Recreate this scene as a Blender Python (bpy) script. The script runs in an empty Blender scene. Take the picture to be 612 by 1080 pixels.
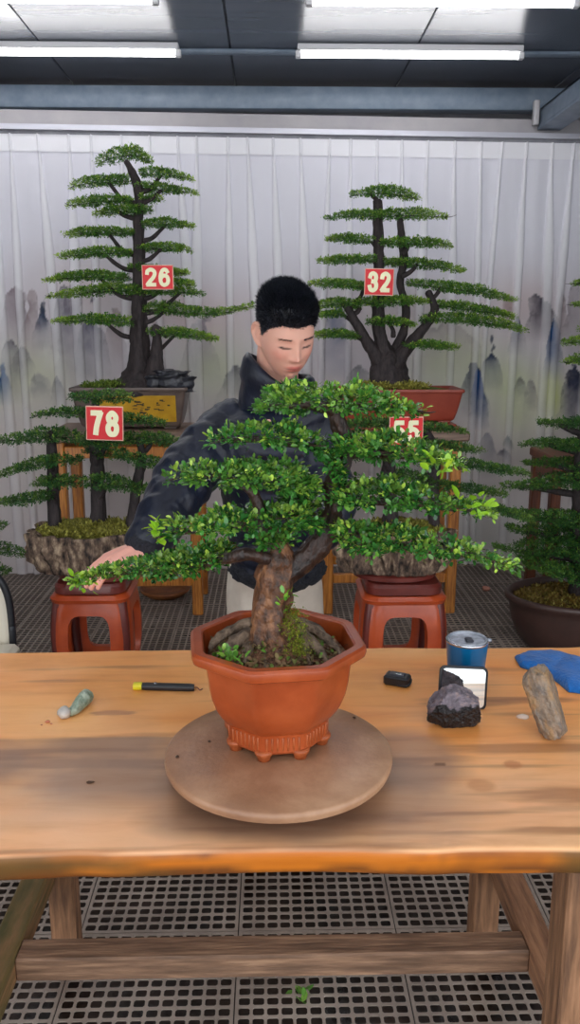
import bpy, math, random
import numpy as np
from mathutils import Vector, Matrix
RNG = np.random.default_rng(7)
random.seed(7)
PI = math.pi
SC = bpy.context.scene
COL = SC.collection

# ------------------------------------------------------------------ camera
F, PITCH, YAW, CH = 870.0, math.radians(12.76), math.radians(1.3), 1.5
cam = bpy.data.cameras.new('camera'); camo = bpy.data.objects.new('camera', cam); COL.objects.link(camo)
cam.sensor_fit = 'VERTICAL'; cam.sensor_height = 36.0; cam.lens = 36.0*F/1080.0
camo.location = (0, 0, CH); camo.rotation_euler = (PI/2-PITCH, 0, -YAW)
cam.clip_start = .05; cam.clip_end = 100
SC.camera = camo
def ray(px, py):
    x = (px-306)/F; y = (540-py)/F
    d = np.array([x, math.cos(PITCH)+y*math.sin(PITCH), -math.sin(PITCH)+y*math.cos(PITCH)])
    c, s = math.cos(YAW), math.sin(YAW)
    return np.array([c*d[0]+s*d[1], -s*d[0]+c*d[1], d[2]])
def P(px, py, Y):
    d = ray(px, py); return np.array([0, 0, CH])+d*(Y/d[1])
def PZ(px, py, Z):
    d = ray(px, py); return np.array([0, 0, CH])+d*((Z-CH)/d[2])
def proj(v):
    v = np.asarray(v, float)-np.array([0, 0, CH])
    c, s = math.cos(YAW), math.sin(YAW)
    x = c*v[..., 0]-s*v[..., 1]; y = s*v[..., 0]+c*v[..., 1]; z = v[..., 2]
    zc = y*math.cos(PITCH)-z*math.sin(PITCH); yc = y*math.sin(PITCH)+z*math.cos(PITCH)
    return 306+F*x/zc, 540-F*yc/zc
def mpp(Y, py=540):   # metres per pixel at a depth
    d = ray(306, py); return (Y/d[1])/F

# ------------------------------------------------------------------ noise
def _h(i, j, k, s):
    n = (i*374761393+j*668265263+k*2147483647+s*1274126177) & 0xffffffff
    n = ((n ^ (n >> 13))*1274126177) & 0xffffffff
    n = n ^ (n >> 16)
    return (n & 0xffff)/65535.0
def vnoise(p, s=0):
    p = np.asarray(p, float); i = np.floor(p).astype(np.int64); f = p-i; f = f*f*(3-2*f)
    r = 0
    for a in (0, 1):
        for b in (0, 1):
            for c in (0, 1):
                w = (f[..., 0] if a else 1-f[..., 0])*(f[..., 1] if b else 1-f[..., 1])*(f[..., 2] if c else 1-f[..., 2])
                r = r+w*_h(i[..., 0]+a, i[..., 1]+b, i[..., 2]+c, s)
    return r*2-1
def fbm(p, o=4, s=0):
    p = np.asarray(p, float); r = 0; a = 1; t = 0
    for k in range(o):
        r = r+a*vnoise(p*(2**k)+k*17.3, s+k); t += a; a *= .5
    return r/t

# ------------------------------------------------------------------ objects
ORG = {}
def tag(o, label=None, cat=None, group=None, kind=None):
    if label: o['label'] = label
    if cat: o['category'] = cat
    if group: o['group'] = group
    if kind: o['kind'] = kind
    return o
def thing(name, label, cat, loc, group=None):
    o = bpy.data.objects.new(name, None); COL.objects.link(o); o.location = loc
    o.empty_display_size = .05
    ORG[o.name] = np.array(loc, float)
    return tag(o, label, cat, group)
def mk(name, V, Fc, mat, parent=None, smooth=True, col=None, origin=None, autos=None):
    V = np.asarray(V, float).reshape(-1, 3)
    org = ORG[parent.name] if parent is not None else (np.array(origin, float) if origin is not None else np.zeros(3))
    me = bpy.data.meshes.new(name)
    if isinstance(Fc, np.ndarray):
        n, k = Fc.shape
        me.vertices.add(len(V)); me.vertices.foreach_set('co', (V-org).ravel())
        me.loops.add(n*k); me.loops.foreach_set('vertex_index', Fc.ravel().astype(np.int32))
        me.polygons.add(n); me.polygons.foreach_set('loop_start', np.arange(0, n*k, k, dtype=np.int32))
        me.update(calc_edges=True)
    else:
        me.from_pydata((V-org).tolist(), [], [tuple(int(x) for x in f) for f in Fc]); me.update()
    if smooth: me.polygons.foreach_set('use_smooth', [True]*len(me.polygons))
    if smooth and autos:
        me.set_sharp_from_angle(angle=math.radians(autos))
    if col is not None:
        ca = me.color_attributes.new('Col', 'FLOAT_COLOR', 'POINT')
        c = np.ones((len(V), 4)); c[:, :3] = col; ca.data.foreach_set('color', c.ravel())
    me.materials.append(mat)
    o = bpy.data.objects.new(name, me); COL.objects.link(o)
    if parent is not None: o.parent = parent
    else: o.location = org
    ORG[o.name] = org
    return o
class MB:
    def __init__(s): s.V = []; s.F = []; s.n = 0
    def add(s, V, Fc):
        V = np.asarray(V, float).reshape(-1, 3)
        s.V.append(V); s.F += [tuple(int(i)+s.n for i in f) for f in Fc]; s.n += len(V); return s
    def box(s, x0, x1, y0, y1, z0, z1, b=.003):
        V, Fc = bevbox(x0, x1, y0, y1, z0, z1, b); return s.add(V, Fc)
    def obj(s, name, mat, parent=None, **k): return mk(name, np.concatenate(s.V), s.F, mat, parent, **k)
def bevbox(x0, x1, y0, y1, z0, z1, b=.003):
    b = min(b, (x1-x0)*.45, (y1-y0)*.45, (z1-z0)*.45)
    c = np.array([(x0+x1)/2, (y0+y1)/2, (z0+z1)/2]); h = np.array([x1-x0, y1-y0, z1-z0])/2
    V = []; idx = {}
    for sx in (-1, 1):
        for sy in (-1, 1):
            for sz in (-1, 1):
                for a in range(3):
                    v = np.array([sx, sy, sz], float)*(h-b); v[a] = (sx, sy, sz)[a]*h[a]
                    idx[(sx, sy, sz, a)] = len(V); V.append(c+v)
    Fc = []
    for a in range(3):
        o = [i for i in range(3) if i != a]
        for s in (-1, 1):
            f = []
            for (p, q) in ((-1, -1), (1, -1), (1, 1), (-1, 1)):
                k = [0, 0, 0]; k[a] = s; k[o[0]] = p; k[o[1]] = q; f.append(idx[tuple(k)+(a,)])
            Fc.append(f)
    for a in range(3):   # edges along axis a
        o = [i for i in range(3) if i != a]
        for p in (-1, 1):
            for q in (-1, 1):
                k0 = [0, 0, 0]; k0[a] = -1; k0[o[0]] = p; k0[o[1]] = q; k1 = list(k0); k1[a] = 1
                Fc.append([idx[tuple(k0)+(o[0],)], idx[tuple(k1)+(o[0],)], idx[tuple(k1)+(o[1],)], idx[tuple(k0)+(o[1],)]])
    for sx in (-1, 1):
        for sy in (-1, 1):
            for sz in (-1, 1): Fc.append([idx[(sx, sy, sz, a)] for a in range(3)])
    return fixn(np.array(V), Fc, c)
def fixn(V, Fc, c):
    out = []
    for f in Fc:
        n = np.cross(V[f[1]]-V[f[0]], V[f[2]]-V[f[0]])
        out.append(f if np.dot(n, V[list(f)].mean(0)-c) > 0 else f[::-1])
    return V, out
def loft(rings, cap0=True, cap1=True, closed=True):
    n = len(rings[0]); V = np.concatenate([np.asarray(r, float) for r in rings]); Fc = []
    m = n if closed else n-1
    for i in range(len(rings)-1):
        for j in range(m):
            k = (j+1) % n
            Fc.append((i*n+j, i*n+k, (i+1)*n+k, (i+1)*n+j))
    if cap0:
        c = len(V); V = np.vstack([V, np.asarray(rings[0]).mean(0)])
        for j in range(m): Fc.append((c, (j+1) % n, j))
    if cap1:
        c = len(V); V = np.vstack([V, np.asarray(rings[-1]).mean(0)]); b = (len(rings)-1)*n
        for j in range(m): Fc.append((c, b+j, b+(j+1) % n))
    return V, Fc
def catmull(pts, m=6):
    pts = [np.asarray(p, float) for p in pts]
    if len(pts) < 3:
        return np.array([pts[0]+(pts[-1]-pts[0])*t for t in np.linspace(0, 1, m+1)])
    Q = [2*pts[0]-pts[1]]+pts+[2*pts[-1]-pts[-2]]; out = []
    for i in range(1, len(Q)-2):
        for t in np.arange(m)/m:
            a, b, c, d = Q[i-1], Q[i], Q[i+1], Q[i+2]
            out.append(.5*((2*b)+(-a+c)*t+(2*a-5*b+4*c-d)*t*t+(-a+3*b-3*c+d)*t**3))
    out.append(pts[-1]); return np.array(out)
def tube(pts, n=12, m=6, rough=0, sx=1.0, seed=0, ridge=0, nr=5, fr=40, up=None):
    """pts: list of (x,y,z,r)"""
    C = catmull(pts, m); R = np.maximum(C[:, 3], .0004); C = C[:, :3]
    T = np.gradient(C, axis=0); T /= np.linalg.norm(T, axis=1)[:, None]+1e-9
    u = np.array(up if up is not None else [0, 1, 0.01], float)
    rings = []
    for i in range(len(C)):
        u = u-T[i]*np.dot(u, T[i]); u /= np.linalg.norm(u)+1e-9; w = np.cross(T[i], u)
        a = np.arange(n)/n*2*PI
        rr = R[i]*np.ones(n)
        if ridge: rr = rr*(1+ridge*np.sin(a*nr+i*.12+seed)+ridge*.5*np.sin(a*(2*nr+1)+seed*2-i*.1))
        ring = C[i]+(np.cos(a)*rr)[:, None]*w*sx+(np.sin(a)*rr)[:, None]*u
        if rough: ring = ring+(fbm(ring*fr, 3, seed)*rough*R[i])[:, None]*((ring-C[i])/(R[i]))
        rings.append(ring)
    e0 = C[0]+(rings[0]-C[0])*.55-T[0]*R[0]*.45; e1 = C[-1]+(rings[-1]-C[-1])*.55+T[-1]*R[-1]*.45
    return loft([e0]+rings+[e1])
def lathe(c, prof, n=40, sx=1, sy=1, cap0=True, cap1=True, rot=0):
    a = np.arange(n)/n*2*PI+rot
    return loft([np.stack([c[0]+np.cos(a)*r*sx, c[1]+np.sin(a)*r*sy, np.full(n, c[2]+z)], 1) for (r, z) in prof], cap0, cap1)
def remesh(V, Fc, vox, smooth=2, sm_f=.5):
    me = bpy.data.meshes.new('tmp'); me.from_pydata(np.asarray(V).tolist(), [], Fc); me.update()
    o = bpy.data.objects.new('tmp', me); COL.objects.link(o)
    m = o.modifiers.new('r', 'REMESH'); m.mode = 'VOXEL'; m.voxel_size = vox; m.use_smooth_shade = True
    if smooth: s = o.modifiers.new('s', 'SMOOTH'); s.iterations = smooth; s.factor = sm_f
    dg = bpy.context.evaluated_depsgraph_get(); ev = o.evaluated_get(dg).to_mesh()
    n = len(ev.vertices); W = np.empty(n*3); ev.vertices.foreach_get('co', W); W = W.reshape(-1, 3)
    Q = [tuple(p.vertices) for p in ev.polygons]
    o.evaluated_get(dg).to_mesh_clear(); bpy.data.objects.remove(o); bpy.data.meshes.remove(me)
    return W, Q

# ------------------------------------------------------------------ materials
def S(r, g, b):
    f = lambda c: (c/255/12.92) if c/255 <= .04045 else ((c/255+.055)/1.055)**2.4
    return (f(r), f(g), f(b), 1)
def mat(name, col, rough=.5, col2=None, scale=20, stretch=(1, 1, 1), bump=0, bscale=None, metal=0, spec=.5, coat=0, col3=None, lo=.35, hi=.65, detail=5, attr=False, emit=None, es=0, trans=0, sheen=0, ior=1.5, subs=0, rvar=0):
    m = bpy.data.materials.new(name); m.use_nodes = True; N = m.node_tree.nodes; L = m.node_tree.links
    b = N['Principled BSDF']; b.inputs['Base Color'].default_value = col; b.inputs['Roughness'].default_value = rough
    b.inputs['Metallic'].default_value = metal; b.inputs['Specular IOR Level'].default_value = spec
    b.inputs['Coat Weight'].default_value = coat; b.inputs['Coat Roughness'].default_value = .15
    b.inputs['Transmission Weight'].default_value = trans; b.inputs['IOR'].default_value = ior
    b.inputs['Sheen Weight'].default_value = sheen
    if subs: b.inputs['Subsurface Weight'].default_value = subs; b.inputs['Subsurface Radius'].default_value = (.01, .004, .002); b.inputs['Subsurface Scale'].default_value = 1
    if emit: b.inputs['Emission Color'].default_value = emit; b.inputs['Emission Strength'].default_value = es
    src = None
    if attr:
        a = N.new('ShaderNodeAttribute'); a.attribute_name = 'Col'; src = a.outputs['Color']
    tc = N.new('ShaderNodeTexCoord'); mp = N.new('ShaderNodeMapping'); mp.inputs['Scale'].default_value = stretch
    L.new(tc.outputs['Object'], mp.inputs['Vector'])
    if col2:
        n = N.new('ShaderNodeTexNoise'); n.inputs['Scale'].default_value = scale; n.inputs['Detail'].default_value = detail; n.inputs['Roughness'].default_value = .6
        L.new(mp.outputs[0], n.inputs['Vector'])
        r = N.new('ShaderNodeValToRGB'); L.new(n.outputs['Fac'], r.inputs['Fac'])
        r.color_ramp.elements[0].position = lo; r.color_ramp.elements[0].color = col
        r.color_ramp.elements[1].position = hi; r.color_ramp.elements[1].color = col2
        if col3: e = r.color_ramp.elements.new((lo+hi)/2); e.color = col3
        if src is not None:
            mx = N.new('ShaderNodeMix'); mx.data_type = 'RGBA'; mx.blend_type = 'MULTIPLY'; mx.inputs['Factor'].default_value = 1
            L.new(src, mx.inputs['A']); L.new(r.outputs['Color'], mx.inputs['B']); src = mx.outputs['Result']
        else: src = r.outputs['Color']
        if rvar:
            mr = N.new('ShaderNodeMapRange'); mr.inputs['To Min'].default_value = rough-rvar; mr.inputs['To Max'].default_value = rough+rvar
            L.new(n.outputs['Fac'], mr.inputs['Value']); L.new(mr.outputs[0], b.inputs['Roughness'])
    if src is not None: L.new(src, b.inputs['Base Color'])
    if bump:
        n2 = N.new('ShaderNodeTexNoise'); n2.inputs['Scale'].default_value = bscale or scale*2; n2.inputs['Detail'].default_value = 6
        L.new(mp.outputs[0], n2.inputs['Vector'])
        bp = N.new('ShaderNodeBump'); bp.inputs['Strength'].default_value = bump; bp.inputs['Distance'].default_value = .01
        L.new(n2.outputs['Fac'], bp.inputs['Height']); L.new(bp.outputs[0], b.inputs['Normal'])
    return m
M = {}
M['leaf'] = mat('leaf_gloss', S(60, 120, 40), .27, attr=True, spec=.6)
M['leaf2'] = mat('leaf_small', S(60, 120, 40), .55, attr=True, spec=.35)
M['bark_dark'] = mat('bark_dark', S(34, 28, 30), .75, S(62, 52, 52), 60, (1, 1, .3), .6, 90)
M['bark_main'] = mat('bark_main', S(58, 38, 26), .45, S(142, 96, 62), 45, (1, 1, .6), .7, 110, col3=S(100, 62, 38), spec=.5, lo=.4, hi=.62)
M['bark_wet'] = mat('bark_wet', S(34, 26, 24), .4, S(72, 48, 38), 55, (1, 1, .5), .7, 110)
M['root'] = mat('root_bark', S(70, 55, 44), .7, S(140, 118, 98), 60, (1, 1, 1), .7, 120)
M['soil'] = mat('soil', S(74, 48, 34), .9, S(150, 106, 78), 120, (1, 1, 1), 1, 200)
M['moss'] = mat('moss', S(92, 92, 36), .95, S(150, 142, 66), 60, (1, 1, 1), 1, 200)
M['moss_green'] = mat('moss_green', S(60, 90, 30), .95, S(120, 140, 50), 60, (1, 1, 1), 1, 200)
M['terracotta'] = mat('terracotta', S(150, 62, 22), .34, S(180, 84, 40), 9, (1, 1, 1), .06, 60, coat=.35, col3=S(166, 72, 30))
M['terra_dark'] = mat('terra_dark', S(150, 72, 32), .5, S(182, 94, 48), 60, bump=.2)
M['redbrown'] = mat('redbrown', S(142, 56, 40), .45, S(164, 72, 52), 8, coat=.15)
M['stool'] = mat('stool_orange', S(176, 66, 28), .32, S(204, 86, 40), 6, coat=.35, bump=.03)
M['stool_dark'] = mat('stool_maroon', S(96, 38, 32), .35, S(124, 50, 40), 6, coat=.35)
M['darkpot'] = mat('darkpot', S(62, 44, 40), .4, S(82, 58, 52), 6, coat=.2)
M['greypot'] = mat('greypot', S(84, 70, 66), .45, S(112, 94, 84), 10, coat=.2)
M['barkpot'] = mat('barkpot', S(44, 36, 32), .8, S(196, 172, 144), 24, (1.4, 1.4, .7), 1, 60, col3=S(120, 98, 82), lo=.36, hi=.68)
M['standwood'] = mat('standwood', S(150, 84, 30), .4, S(214, 140, 58), 14, (6, 6, .5), .1, 30, coat=.2)
M['standdark'] = mat('standdark', S(92, 48, 32), .45, S(130, 72, 44), 14, (6, 6, .5), .1, 30)
M['slab'] = mat('slab', S(112, 90, 78), .5, S(150, 124, 106), 14, (.5, 6, 6), .1, 30)
M['red'] = mat('card_red', S(222, 0, 18), .4)
M['digit'] = mat('card_digit', S(255, 250, 208), .5)
M['cardedge'] = mat('card_edge', S(240, 190, 170), .5)
M['steel'] = mat('steel_blue', S(116, 132, 150), .5, S(138, 152, 168), 10, (1, 1, 1), .05)
M['steel_grey'] = mat('steel_grey', S(120, 120, 128), .45, S(150, 150, 156), 10)
M['rail'] = mat('rail', S(196, 196, 206), .35, metal=.2)
M['white'] = mat('white_plastic', S(225, 225, 228), .5)
M['tube'] = mat('tube_light', S(255, 255, 255), .5, emit=(1, .99, 1, 1), es=9)
M['skin'] = mat('skin', S(226, 170, 150), .5, attr=True, spec=.35, subs=.12)
M['hair'] = mat('hair', S(18, 21, 28), .45, S(36, 40, 50), 40)
M['jacket'] = mat('jacket', S(7, 14, 30), .38, S(12, 23, 45), 12, (1, 1, 1), .45, 22, sheen=.05, spec=.4)
M['knit'] = mat('knit', S(22, 24, 32), .9, S(40, 42, 52), 150, bump=.8, bscale=200)
M['trousers'] = mat('trousers', S(188, 174, 160), .85, S(206, 194, 180), 9, (1, 1, 1), .5, 14)
M['shoe'] = mat('shoe', S(40, 40, 44), .6)
M['blue'] = mat('tumbler_blue', S(0, 96, 148), .3, S(0, 104, 156), 5, coat=.3)
M['chrome'] = mat('chrome', S(210, 214, 220), .18, metal=1)
M['lid'] = mat('lid_clear', S(150, 156, 166), .15, S(190, 196, 206), 50, metal=.3)
M['black'] = mat('black_plastic', S(24, 25, 30), .35, S(34, 36, 42), 20)
M['dgrey'] = mat('dark_grey', S(58, 60, 70), .35)
M['yellow'] = mat('yellow', S(226, 214, 40), .4)
M['mirror'] = mat('mirror_glass', S(225, 232, 232), .03, metal=1)
M['rock_black'] = mat('rock_black', S(34, 32, 36), .42, S(104, 98, 102), 26, (1, 1, 1), 1, 70, col3=S(60, 56, 60), lo=.3, hi=.72)
M['rock_tan'] = mat('rock_tan', S(108, 92, 78), .8, S(186, 160, 128), 28, (1, 1, 1), 1, 80, col3=S(148, 128, 106))
M['jade'] = mat('jade_stone', S(120, 140, 120), .45, S(186, 196, 176), 60, (1, 1, 1), .6, 100)
M['quartz'] = mat('quartz', S(206, 200, 192), .4, S(180, 176, 170), 60)
M['cloth'] = mat('blue_cloth', S(0, 92, 170), .85, S(0, 108, 192), 40, (1, 1, 1), .5, 150, sheen=.2)
M['paper'] = mat('clear_wrap', S(226, 206, 190), .25)
M['yellowpanel'] = mat('yellow_panel', S(204, 158, 34), .45, S(186, 138, 26), 18)
M['ink'] = mat('ink_painting', S(70, 56, 30), .6)
M['scholar'] = mat('scholar_rock', S(26, 27, 32), .3, S(56, 58, 66), 20, (1, 1, 1), .6, 50)
M['grate'] = mat('grate', S(140, 126, 116), .4, S(170, 156, 144), 5, (1, 1, 1), .12, 60, rvar=.12)
M['ground'] = mat('ground', S(26, 20, 18), .35, S(66, 48, 38), 9, (1, 1, 1), .6, 14, rvar=.25)
M['ceil'] = mat('ceiling_sheet', S(104, 110, 124), .27, S(116, 122, 136), 2, (.3, 4, 1), .04, 5, coat=.2)
M['wall'] = mat('wall_panel', S(196, 194, 198), .5, S(206, 204, 206), 3)
M['cream'] = mat('cream_pad', S(216, 208, 190), .6)
M['crumb'] = mat('crumb', S(70, 48, 34), .9)
M['leg_old'] = mat('leg_old', S(104, 74, 54), .6, S(164, 120, 88), 9, (8, 8, .8), .3, 20, col3=S(136, 98, 70), rvar=.1)
M['beam_y'] = mat('beam_y', S(118, 84, 62), .6, S(178, 132, 98), 9, (8, .8, 8), .3, 20, col3=S(152, 110, 82))
M['beam_ym'] = mat('beam_ym', S(88, 84, 46), .6, S(160, 118, 82), 5, (4, .8, 8), .3, 20, col3=S(120, 100, 60))
M['beam_x'] = mat('beam_x', S(108, 82, 64), .6, S(168, 132, 104), 8, (.8, 8, 8), .35, 20, col3=S(136, 104, 82))

def wood_top():
    m = bpy.data.materials.new('tabletop_wood'); m.use_nodes = True; N = m.node_tree.nodes; L = m.node_tree.links
    b = N['Principled BSDF']
    a = N.new('ShaderNodeAttribute'); a.attribute_name = 'Col'
    tc = N.new('ShaderNodeTexCoord'); mp = N.new('ShaderNodeMapping'); mp.inputs['Scale'].default_value = (1.2, 9, 9)
    L.new(tc.outputs['Object'], mp.inputs['Vector'])
    n = N.new('ShaderNodeTexNoise'); n.inputs['Scale'].default_value = 3.2; n.inputs['Detail'].default_value = 9; n.inputs['Roughness'].default_value = .65; n.inputs['Distortion'].default_value = .6
    L.new(mp.outputs[0], n.inputs['Vector'])
    r = N.new('ShaderNodeValToRGB'); e = r.color_ramp.elements
    e[0].position = .3; e[0].color = (.88, .80, .74, 1); e[1].position = .55; e[1].color = (1.0, 1.0, 1.0, 1)
    L.new(n.outputs['Fac'], r.inputs['Fac'])
    mx = N.new('ShaderNodeMix'); mx.data_type = 'RGBA'; mx.blend_type = 'MULTIPLY'; mx.inputs['Factor'].default_value = 1
    L.new(a.outputs['Color'], mx.inputs['A']); L.new(r.outputs['Color'], mx.inputs['B'])
    L.new(mx.outputs['Result'], b.inputs['Base Color'])
    n2 = N.new('ShaderNodeTexNoise'); n2.inputs['Scale'].default_value = 6; n2.inputs['Detail'].default_value = 6
    L.new(tc.outputs['Object'], n2.inputs['Vector'])
    mr = N.new('ShaderNodeMapRange'); mr.inputs['From Min'].default_value = .3; mr.inputs['From Max'].default_value = .7; mr.inputs['To Min'].default_value = .3; mr.inputs['To Max'].default_value = .55
    L.new(n2.outputs['Fac'], mr.inputs['Value']); L.new(mr.outputs[0], b.inputs['Roughness'])
    bp = N.new('ShaderNodeBump'); bp.inputs['Strength'].default_value = .15; bp.inputs['Distance'].default_value = .004
    L.new(n.outputs['Fac'], bp.inputs['Height']); L.new(bp.outputs[0], b.inputs['Normal'])
    return m
M['top'] = wood_top()
M['turntable'] = mat('turntable_stone', S(146, 106, 80), .34, S(190, 150, 118), 6, (1, 1, 1), .12, 120, col3=S(166, 124, 94), attr=False, rvar=.12)
def curtain_mat():
    m = bpy.data.materials.new('curtain_fabric'); m.use_nodes = True; N = m.node_tree.nodes; L = m.node_tree.links
    b = N['Principled BSDF']; b.inputs['Roughness'].default_value = .7; b.inputs['Specular IOR Level'].default_value = .2
    a = N.new('ShaderNodeAttribute'); a.attribute_name = 'Col'
    L.new(a.outputs['Color'], b.inputs['Base Color'])
    t = N.new('ShaderNodeBsdfTranslucent'); L.new(a.outputs['Color'], t.inputs['Color'])
    mx = N.new('ShaderNodeMixShader'); mx.inputs['Fac'].default_value = .12
    L.new(b.outputs[0], mx.inputs[1]); L.new(t.outputs[0], mx.inputs[2]); L.new(mx.outputs[0], N['Material Output'].inputs['Surface'])
    return m
M['curtain'] = curtain_mat()
def lin(c): return np.array(S(*c)[:3])

# ------------------------------------------------------------------ setting
def curY(x): return 5.02+.055*x          # the curtain line runs slightly askew
# perforated floor mats
def floor_tile():
    px_, py_, n = .40, .36, 12
    bx_ = .006; cx = (px_-2*bx_)/n; cy = (py_-2*bx_)/n
    V = []; Fc = []
    def q(*pts):
        i = len(V); V.extend(pts); Fc.append(tuple(range(i, i+len(pts))))
    zt, zb = 0, -.003
    for i in range(n):
        for j in range(n):
            x0 = bx_+i*cx; y0 = bx_+j*cy; x1 = x0+cx; y1 = y0+cy
            g = .0034; r = .0035
            a0, a1, b0, b1 = x0+g, x1-g, y0+g, y1-g
            h = [(a0+r, b0), (a1-r, b0), (a1, b0+r), (a1, b1-r), (a1-r, b1), (a0+r, b1), (a0, b1-r), (a0, b0+r)]
            base = len(V)
            V.extend([(x0, y0, zt), (x1, y0, zt), (x1, y1, zt), (x0, y1, zt)]); V.extend([(p[0], p[1], zt) for p in h]); V.extend([(p[0], p[1], zb) for p in h])
            H = lambda k: base+4+k % 8
            Fc.extend([(base, base+1, H(1), H(0)), (base+1, H(2), H(1)), (base+1, base+2, H(3), H(2)), (base+2, H(4), H(3)), (base+2, base+3, H(5), H(4)), (base+3, H(6), H(5)), (base+3, base, H(7), H(6)), (base, H(0), H(7))])
            for k in range(8): Fc.append((H(k), H(k+1), H(k+1)+8, H(k)+8))
    e = .0015
    for (x0, x1, y0, y1) in ((e, bx_, e, py_-e), (px_-bx_, px_-e, e, py_-e), (bx_, px_-bx_, e, bx_), (bx_, px_-bx_, py_-bx_, py_-e)):
        q((x0, y0, zt), (x1, y0, zt), (x1, y1, zt), (x0, y1, zt))
    for (xa, ya, xb, yb) in ((e, e, px_-e, e), (px_-e, e, px_-e, py_-e), (px_-e, py_-e, e, py_-e), (e, py_-e, e, e)):
        q((xa, ya, zt), (xb, yb, zt), (xb, yb, zb), (xa, ya, zb))
    return V, Fc
V, Fc = floor_tile()
fo = mk('floor', np.array(V)+np.array([-.09-.4*7, 4.69-.36*12, 0]), Fc, M['grate'], smooth=False, origin=(0, 0, 0)); fo['kind'] = 'structure'
for ax, c, d in ((0, 15, .40), (1, 15, .36)):
    m = fo.modifiers.new('rows', 'ARRAY'); m.count = c; m.use_relative_offset = False; m.use_constant_offset = True
    m.constant_offset_displace = [d if k == ax else 0 for k in range(3)]
mk('ground', [(-4, -3, -.05), (4, -3, -.05), (4, 7, -.05), (-4, 7, -.05)], [(0, 1, 2, 3)], M['ground'])['kind'] = 'structure'
tag(bpy.data.objects['ground'], kind='structure')
# ceiling, wall above the curtain, beams
ZC = 2.88
def struct(name, mb, m): o = mb.obj(name, m); o['kind'] = 'structure'; return o
mb = MB(); mb.box(-4, 4, -.6, 5.7, ZC+.02, ZC+.08, .004)
for k in range(9):
    x0 = -4+.95*k; mb.box(x0+.003, x0+.947, -.6, 5.7, ZC, ZC+.05, .004)
struct('ceiling', mb, M['ceil'])
struct('wall_back', MB().box(-3.3, 3.3, 5.52, 5.6, -.05, ZC, .002), M['wall'])
struct('added_wall_left', MB().box(-3.3, -3.22, .6, 5.52, -.05, ZC, .002), M['wall']); struct('added_wall_right', MB().box(3.22, 3.3, .6, 5.52, -.05, ZC, .002), M['wall'])  # side walls out of view, added to cut daylight from the sides
struct('trim_1', MB().box(-3.6, 3.6, 5.2, 5.3, 2.73, 2.85, .004), M['steel'])       # rear beam
struct('trim_2', MB().box(-3.6, 3.6, 4.64, 4.7, 2.864, 2.88, .004), M['steel'])     # purlin behind the second row of tubes
a = P(-300, 136, curY(-3)-.03); b_ = P(900, 147, curY(3)-.03)
def xbar(name, m, xs, y0, y1, z0, z1):
    # a bar following the askew curtain line
    V = []
    for x in xs:
        y = curY(x); V += [(x, y+y0, z0), (x, y+y1, z0), (x, y+y1, z1), (x, y+y0, z1)]
    V, Fc = loft([np.array(V[i*4:i*4+4]) for i in range(len(xs))])
    o = mk(name, V, Fc, m, smooth=False); o['kind'] = 'structure'; return o
zr = P(306, 142, curY(0))[2]
xbar('trim_3', M['rail'], [-3, -1, 1, 3], -.03, .0, zr+.0, zr+.028)
xbar('trim_4', M['steel_grey'], [-3, -1, 1, 3], .005, .05, zr-.035, zr+.012)
M['wallgrey'] = mat('wall_band', S(158, 155, 160), .6, S(172, 168, 170), 4)
xbar('trim_5', M['wallgrey'], [-3, -1, 1, 3], .02, .07, zr+.032, zr+.11)
# side girder on the right
pb = P(577, 128, 4.95)
mb = MB()
mb.box(pb[0], pb[0]+.02, -.5, 5.1, pb[2]+.0, pb[2]+.1, .003); mb.box(pb[0]-.005, pb[0]+.13, -.5, 5.1, pb[2]-.015, pb[2]+.005, .003)
mb.box(pb[0]+.0, pb[0]+.12, -.5, 5.1, pb[2]+.085, pb[2]+.1, .003)
struct('trim_6', mb, M['steel'])
struct('trim_7', MB().box(pb[0]-.04, pb[0]-.01, 5.06, 5.1, 2.62, 2.75, .002), M['wall'])

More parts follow.
